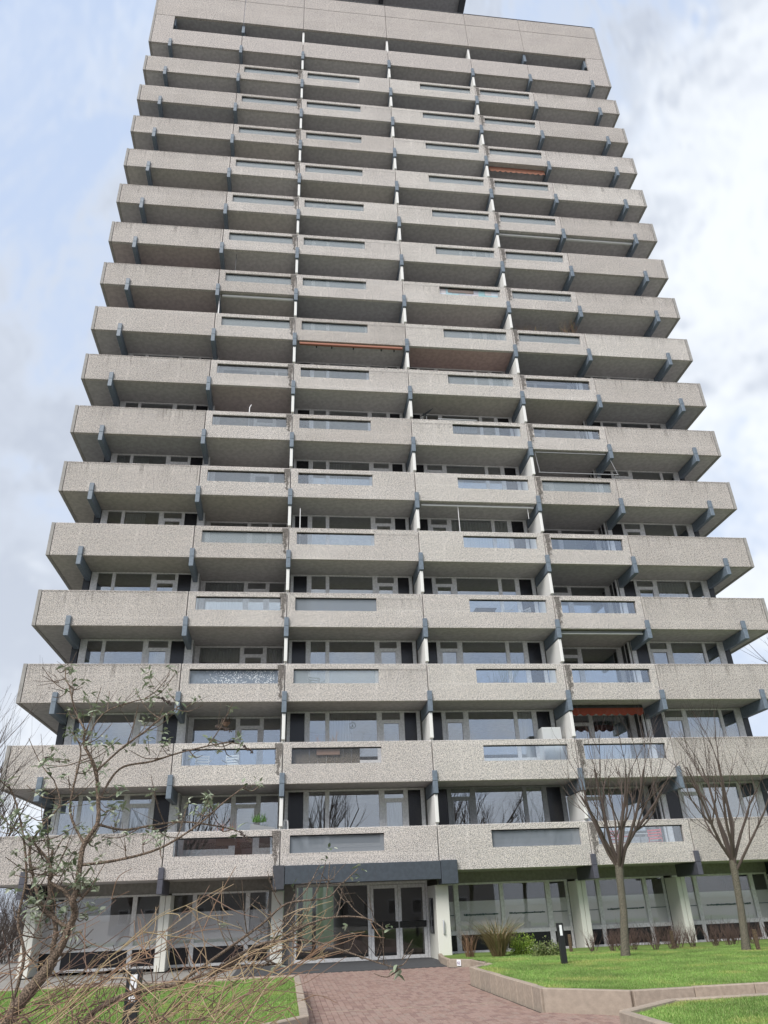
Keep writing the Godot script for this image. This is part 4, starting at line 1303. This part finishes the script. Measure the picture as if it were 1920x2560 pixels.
func build_balcony_things() -> void:
	valance("awning", "terracotta awning with a scalloped edge on the upper right of the tower", 10.6, 13.85, bot(14), -.35, .30, M.orange_cloth, M.rust_cloth)
	valance("awning", "red fringed awning behind the crown of the left tree", 10.75, 13.6, bot(3), -.9, .28, M.red_cloth, M.dark_metal)
	var t := thing("awning", "rolled rust orange awning under a middle floor balcony slab", "awning", Vector3(2.6, bot(9), -.12), "balcony awnings")
	var b := MB.new()
	b.tube([Vector3(-2.38, -.10, 0), Vector3(2.38, -.10, 0)], [.075, .075], 10)
	obj("fabric_roll", b.mesh(M.orange_cloth), t)
	obj("front_bar", boxm(-2.38, 2.38, -.20, -.14, .06, .11, M.rust_cloth, .01), t)
	for x in [-1.6, -.9, .1, 1.4, 2.0]: obj("bracket", boxm(x - .03, x + .03, -.24, -.02, -.10, -.03, M.dark_metal), t)
	for q in [[-3.45, -.12, 10, "white awning cassette in the bay left of the rust awning"], [10.5, 13.9, 12, "white awning cassette high up, left of the two on one floor"], [14.15, 17.95, 12, "white awning cassette high up, right of the two on one floor"], [10.55, 13.9, 4, "grey awning cassette on the fourth floor right of centre"]]:
		t = thing("awning", q[3], "awning", Vector3((q[0] + q[1]) / 2, bot(q[2]), -.25), "balcony awnings")
		var w: float = (q[1] - q[0]) / 2
		obj("cassette", boxm(-w, w, -.11, -.02, -.08, .05, M.white_metal if q[2] != 4 else M.grey_cloth, .015), t)
		obj("front_bar", boxm(-w, w, -.15, -.115, .0, .07, M.white_metal, .008), t)
	bars("clamp_awning", "white clamp awning pole frame on the sixth floor balcony", "awning", [
		[Vector3(5.4, bot(6) - .1, -.2), Vector3(10.2, bot(6) - .1, -.2), .05, .06, "top_bar"], [Vector3(6.95, fl(5), -.25), Vector3(6.95, bot(6) - .02, -.25), .024, .024, "pole"],
		[Vector3(9.95, bot(6) - .6, -.25), Vector3(9.95, bot(6) - .02, -.25), .02, .02, "pole"]], M.white_metal, "balcony awnings")
	bars("clamp_awning", "lowered awning frame with two rails on the seventh floor", "awning", [
		[Vector3(10.6, bot(7) - .1, -.1), Vector3(13.85, bot(7) - .1, -.1), .04, .035, "top_bar"], [Vector3(10.55, top(6) + .12, .12), Vector3(14.15, top(6) + .12, .12), .03, .03, "front_rail"],
		[Vector3(10.6, bot(7) - .12, -.1), Vector3(10.6, top(6) + .12, .12), .018, .018, "arm"], [Vector3(13.95, bot(7) - .12, -.1), Vector3(14.12, top(6) + .12, .12), .018, .018, "arm"]], M.frame_grey, "balcony awnings")
	bars("white_post", "thin white post beside the white awning cassette on the left", "post", [[Vector3(-3.56, fl(9), -.3), Vector3(-3.56, bot(10) - .02, -.3), .05, .05, "post"]], M.white_metal)
	bars("white_post", "short white pole with a hooked top on the left balcony", "post", [[Vector3(-1.85, fl(7), -.25), Vector3(-1.85, top(7) + .42, -.25), .035, .035, "post"], [Vector3(-1.85, top(7) + .42, -.25), Vector3(-1.78, top(7) + .56, -.25), .03, .03, "hook"]], M.white_metal)
	bars("dark_post", "dark thin pole on an upper left balcony", "post", [[Vector3(-2.95, fl(10), -.3), Vector3(-2.95, bot(11) - .02, -.3), .03, .03, "post"]], M.dark_metal)
	bars("white_post", "thin white pole on the balcony right of the left white partition", "post", [[Vector3(.42, fl(5), -.3), Vector3(.42, bot(6) - .35, -.3), .035, .035, "post"]], M.white_metal)
	bars("grab_rail", "small white bent handrail by the left partition on the first floor", "handrail", [[Vector3(.1, top(1) - .05, -.2), Vector3(.1, top(1) + .28, -.2), .03, .03, "rail"], [Vector3(.1, top(1) + .28, -.2), Vector3(.22, top(1) + .28, -.2), .03, .03, "rail"], [Vector3(.22, top(1) + .28, -.2), Vector3(.24, top(1) - .05, -.2), .03, .03, "rail"]], M.white_metal)
	# satellite dish and pleated screen
	t = thing("satellite_dish", "dark satellite dish on a pale pole on a middle balcony", "satellite dish", Vector3(5.95, fl(7), -.45))
	var dy := top(7) - fl(7)
	b = MB.new(); b.tube([Vector3(0, 0, 0), Vector3(0, dy + .5, 0)], [.022, .022], 8)
	obj("mast", b.mesh(M.white_metal), t)
	b = MB.new(); b.disc(Vector3(0, dy + .62, .1), Vector3(-.55, .75, .35).normalized(), .36, .07, 20)
	obj("dish", b.mesh(M.dark_metal), t)
	b = MB.new(); b.bar(Vector3(0, dy + .5, .05), Vector3(-.22, dy + .38, .35), .025, .025)
	obj("feed_arm", b.mesh(M.dark_metal), t)
	t = thing("pleated_screen", "white pleated screen along the parapet right of the satellite dish", "screen", Vector3(7.3, top(7), -.22))
	b = MB.new()
	for i in 30:
		var xa := -.85 + i * .0567; var xb := xa + .0567
		var za := .04 if i % 2 else -.04
		b.quad(Vector3(xa, -.5, za), Vector3(xb, -.5, -za), Vector3(xb, .17, -za), Vector3(xa, .17, za))
	obj("pleats", b.mesh(M.white_plastic), t)
	obj("rail", boxm(-.88, .88, .17, .19, -.05, .05, M.white_plastic), t)
	# parapet plants
	var straw := [Color(.26, .15, .07), Color(.34, .24, .12), Color(.16, .14, .06), Color(.22, .10, .06)]
	dry_plant(Vector3(13.35, top(9), -.22), 1.0, .75, 16, "tall rust brown dry plants on the right parapet above the glass", straw, 201)
	dry_plant(Vector3(11.4, top(9), -.22), 1.1, .32, 14, "low dry weeds with one tall stalk at the left end of that parapet", straw, 202)
	dry_plant(Vector3(8.1, top(10), -.22), 1.2, .28, 12, "faint dry weeds on the parapet above the picture-covered glass", [Color(.14, .12, .10)], 203)
	dry_plant(Vector3(-.45, top(16), -.22), .3, .7, 9, "dark spiky plant near the top of the tower", [Color(.04, .04, .035)], 204)
	dry_plant(Vector3(1.55, top(2), -.22), .7, .22, 12, "orange brown potted plants on the second floor parapet", [Color(.40, .18, .08), Color(.30, .2, .1)], 205)
	dry_plant(Vector3(-1.75, top(1), -.3), .5, .25, 14, "small plant with orange flowers on the first floor left balcony", [Color(.55, .16, .04), Color(.4, .14, .05)], 206)
	var o := obj("beige_board", boxm(9.72, 10.22, top(16) - .4, top(16) + .75, -.6, -.56, M.plank, .005))
	tag(o, "beige board standing on the topmost glazed balcony", "board")
	# furniture behind the glass inserts and on the lower balconies
	chair(Vector3(1.15, fl(3), -.75), .4, M.dark_metal, "dark metal armchair behind the glass of the third floor")
	o = obj("storage_box", boxm(.33, .82, fl(3), fl(3) + 1.0, -.85, -.3, M.grey_cloth, .03)); tag(o, "dark grey storage box beside the dark armchair", "box")
	small_table(Vector3(7.75, fl(4), -.7), .85, M.dark_metal, "dark table behind glass on the fourth floor")
	chair(Vector3(8.75, fl(4), -.7), 1.2, M.white_plastic, "pale chair right of the dark fourth floor table")
	chair(Vector3(9.35, fl(4), -.8), -1.0, M.grey_cloth, "grey chair near the partition on the fourth floor")
	chair(Vector3(11.75, fl(1), -.8), .5, M.red_paint, "left red chair on the first floor balcony behind the tree")
	chair(Vector3(13.05, fl(1), -.8), -.6, M.red_paint, "right red chair on the first floor balcony behind the tree")
	small_table(Vector3(12.4, fl(1), -.9), .7, M.white_plastic, "white table between the two red chairs")
	t = thing("white_cabinet", "tall white cabinet against the partition on the second floor", "cabinet", Vector3(9.72, fl(2), -.75))
	obj("carcass", boxm(-.36, .36, 0, 1.62, -.3, .3, M.white_plastic, .012), t)
	for x in [-.18, .18]: obj("door", boxm(x - .172, x + .172, .06, 1.58, .301, .318, M.white_plastic, .006), t)
	var q := thing("board_screen", "weathered wooden boards behind the second floor glass", "screen", Vector3(1.5, top(2) - .8, -.22))
	for i in 8: obj("board", boxm(-1.17 + i * .29, -.885 + i * .29, 0, .68, -.012, .012, M.plank, .004), q)
	q = thing("mosaic_screen", "dark glass panel covered in a pale broken-tile pattern", "screen", Vector3(-1.8, top(3) - .73, -.17))
	rng.seed = 9
	obj("sheet", boxm(-1.54, 1.52, 0, .56, -.006, .006, M.beam, .002), q)
	b = MB.new()
	for i in 420:
		var x := -1.1 + 2.5 * rng.randf(); var y := .04 + .48 * rng.randf()
		if rng.randf() > (x + 1.3) * .9: continue
		var s := rng.randf_range(.012, .035)
		b.box(x, x + s, y, y + s * rng.randf_range(.4, 1.1), .0065, .009)
	var ch := obj("tile_chips", b.mesh(M.lamp_glass), q)
	ch.set_meta("kind", "stuff")
	q = thing("picture_screen", "row of pale blue and white picture squares behind upper glass", "screen", Vector3(8.5, top(10) - .74, -.17))
	rng.seed = 14
	for i in 9:
		for j in 2:
			var c := [lin(.35, .55, .62), lin(.62, .66, .72), lin(.45, .45, .52), lin(.30, .52, .55), lin(.6, .55, .56)]
			obj("picture", boxm(-1.48 + i * .33, -1.16 + i * .33, j * .28, j * .28 + .27, -.004, .004, mat(c[rng.randi_range(0, 4)], .6), .001), q)
	# first floor left: planter box on the parapet side, lattice, hanging basket
	t = thing("planter_box", "grey sloping planter box with green plants on the first floor left balcony", "planter", Vector3(-.6, top(1) - .1, -.45))
	b = MB.new()
	b.bar(Vector3(-.40, .20, 0), Vector3(.40, .06, 0), .25, .24)
	obj("trough", b.mesh(M.grey_cloth), t)
	rng.seed = 33
	obj("plants", tuft_mesh(90, .28, .25, .02, M.blade, [Color(.06, .14, .03), Color(.09, .2, .04)], .6), t, Vector3(-.12, .38, 0))
	t = thing("hanging_basket", "dark hanging plant basket on the second floor left balcony", "hanging basket", Vector3(-2.0, bot(3), -.45))
	b = MB.new(); b.tube([Vector3(0, .02, 0), Vector3(0, -.62, 0)], [.008, .008], 4)
	obj("cord", b.mesh(M.dark_metal), t)
	b = MB.new(); b.disc(Vector3(0, -.62, 0), Vector3.UP, .16, .14, 12)
	obj("bowl", b.mesh(M.clay), t)
	obj("plant", tuft_mesh(120, .22, .14, .02, M.blade, [Color(.05, .04, .03), Color(.09, .06, .05)], 1.2), t, Vector3(0, -.66, 0))
	for k in 2: chair(Vector3(-2.7 + k * .9, fl(2), -.75), .3 - k * .6, M.white_plastic, ["left", "right"][k] + " pale rounded chair behind the second floor left glass")
	chair(Vector3(-2.6, fl(5), -.8), .5, M.wood, "left wooden chair behind the fifth floor left glass")
	chair(Vector3(-1.1, fl(5), -.8), -.5, M.wood, "right wooden chair behind the fifth floor left glass")
	dry_plant(Vector3(8.2, top(3) - .35, -.6), .8, .5, 22, "bushy potted plant behind the third floor glass", [Color(.05, .08, .04), Color(.08, .11, .06)], 207)
	# round peace mark on the second floor window
	var pm := thing("window_sticker", "round white peace sign sticker on a second floor window", "sticker", Vector3(2.52, 7.5, -1.522))
	b = MB.new()
	var ring := []
	var rr := []
	for i in 25:
		ring.append(Vector3(cos(TAU * i / 24), sin(TAU * i / 24), 0) * .11); rr.append(.012)
	b.tube(ring, rr, 4)
	obj("ring", b.mesh(M.blue_grey_sticker), pm)
	for e in [Vector3(0, .11, 0), Vector3(0, -.11, 0), Vector3(-.08, -.08, 0), Vector3(.08, -.08, 0)]:
		b = MB.new(); b.bar(Vector3.ZERO, e, .02, .02)
		obj("spoke", b.mesh(M.blue_grey_sticker), pm)

# ------------------------------------------------------------------ surroundings the glass mirrors, and what shows past the tower
func build_far() -> void:
	var house := func(at: Vector3, w: float, label: String):
		var t := thing("plain_house", label, "house", at, "houses across the street")
		obj("wall", boxm(-w / 2, w / 2, 0, 5.6, 0, 9, M.brick_far), t)
		var b := MB.new()
		var y := 5.6; var hw := w / 2 + .4
		b.quad(Vector3(hw, y, -.5), Vector3(-hw, y, -.5), Vector3(-hw, y + 4, 4.5), Vector3(hw, y + 4, 4.5))
		b.quad(Vector3(-hw, y, 9.5), Vector3(hw, y, 9.5), Vector3(hw, y + 4, 4.5), Vector3(-hw, y + 4, 4.5))
		b.tri(Vector3(-hw, y, -.5), Vector3(-hw, y, 9.5), Vector3(-hw, y + 4, 4.5))
		b.tri(Vector3(hw, y, 9.5), Vector3(hw, y, -.5), Vector3(hw, y + 4, 4.5))
		obj("roof", b.mesh(M.roof_tile), t)
		for i in int(w / 2.6):
			for j in 2:
				var x := -w / 2 + 1.4 + i * 2.6
				var wn := obj("window", boxm(x - .55, x + .55, .9 + j * 2.7, 2.3 + j * 2.7, -.04, .02, M.frame), t)
				obj("pane", boxm(x - .45, x + .45, 1.0 + j * 2.7, 2.2 + j * 2.7, -.05, -.04, M.black_panel), wn)
	house.call(Vector3(14, 0, 58), 18.0, "grey rendered house with red roof across the street, mirrored in the ground floor windows")
	house.call(Vector3(-10, 0, 60), 16.0, "second grey house across the street, mirrored in the lower left windows")
	vase_tree("bare street tree mirrored in the grey first floor window", Vector3(13.5, 0, 33), Vector3(13.5, 3.6, 33), .22, 12, 5.5, 81, "street trees mirrored in the glass", 2, .9)
	vase_tree("bare street tree mirrored in the first floor windows above the door", Vector3(3.0, 0, 36), Vector3(3.0, 3.8, 36), .22, 12, 5.8, 82, "street trees mirrored in the glass", 2, .9)
	vase_tree("bare street tree mirrored in the first floor windows on the left", Vector3(-7.5, 0, 35), Vector3(-7.5, 3.6, 35), .22, 12, 5.6, 83, "street trees mirrored in the glass", 2, .9)
	# pale green wall seen through the lobby
	var gw := obj("garden_wall", boxm(-6, 6, 0, 3.4, -19.2, -19.0, M.pale_green))
	tag(gw, "pale green wall seen through the entrance hall glass", "wall")
	# parked car at far left
	var c := thing("parked_car", "white parked car at the far left behind the twigs", "car", Vector3(-17.2, 0, -18.5))
	var b := MB.new()
	var prof := [Vector2(-2.1, .3), Vector2(-2.15, .75), Vector2(-1.9, .92), Vector2(-1.15, 1.0), Vector2(-.5, 1.45), Vector2(1.0, 1.48), Vector2(1.75, 1.02), Vector2(2.1, .9), Vector2(2.15, .3)]
	for i in prof.size():
		var p: Vector2 = prof[i]; var r: Vector2 = prof[(i + 1) % prof.size()]
		b.quad(Vector3(r.x, r.y, .85), Vector3(p.x, p.y, .85), Vector3(p.x, p.y, -.85), Vector3(r.x, r.y, -.85))
	var poly := PackedVector2Array(prof)
	var ix := Geometry2D.triangulate_polygon(poly)
	for i in range(0, ix.size(), 3):
		for s in [.85, -.85]:
			b.tri(Vector3(poly[ix[i]].x, poly[ix[i]].y, s), Vector3(poly[ix[i + 1]].x, poly[ix[i + 1]].y, s), Vector3(poly[ix[i + 2]].x, poly[ix[i + 2]].y, s))
	obj("body", b.mesh(M.car_paint), c)
	obj("side_window", boxm(-.75, .2, 1.02, 1.36, .845, .858, M.black_panel), c)
	obj("side_window", boxm(.26, 1.2, 1.02, 1.36, .845, .858, M.black_panel), c)
	for x in [-1.35, 1.35]:
		for s in [-.75, .75]:
			var w := MB.new()
			w.tube([Vector3(x, .31, s - .12), Vector3(x, .31, s - .11), Vector3(x, .31, s + .11), Vector3(x, .31, s + .12)], [.0, .31, .31, .0], 18)
			obj("wheel", w.mesh(M.black_paint), c)

# ------------------------------------------------------------------
func _ready() -> void:
	var cam := Camera3D.new()
	cam.name = "camera"
	cam.position = Vector3(0.19, 1.5, 26.18)
	cam.rotation = Vector3(0.49258, -0.13700, -0.03985)
	cam.fov = 69.506
	cam.near = 0.05
	cam.far = 1500
	add_child(cam)
	cam.current = true
	var env := Environment.new()
	env.background_mode = Environment.BG_SKY
	env.sky = make_sky()
	env.background_energy_multiplier = 1.0
	env.tonemap_mode = Environment.TONE_MAPPER_LINEAR
	env.tonemap_exposure = 2.4
	env.sdfgi_enabled = true
	env.ssao_enabled = true
	env.ssil_enabled = true
	var we := WorldEnvironment.new()
	we.name = "environment"
	we.environment = env
	add_child(we)
	var sun := DirectionalLight3D.new()
	sun.name = "sun"
	sun.light_energy = 0.5
	sun.light_color = Color(1.0, .98, .96)
	sun.light_angular_distance = 28.0
	sun.shadow_enabled = true
	sun.rotation = Vector3(deg_to_rad(-42), deg_to_rad(-38), 0)
	add_child(sun)
	make_materials()
	build_tower()
	build_ground()
	build_plants()
	bollard(Vector3(6.24, .27, 8.05), "black bollard light with a white lamp on the right lawn")
	bollard(Vector3(-1.12, .29, 18.2), "black bollard light behind the dry canes at the bottom left")
	build_balcony_things()
	build_far()
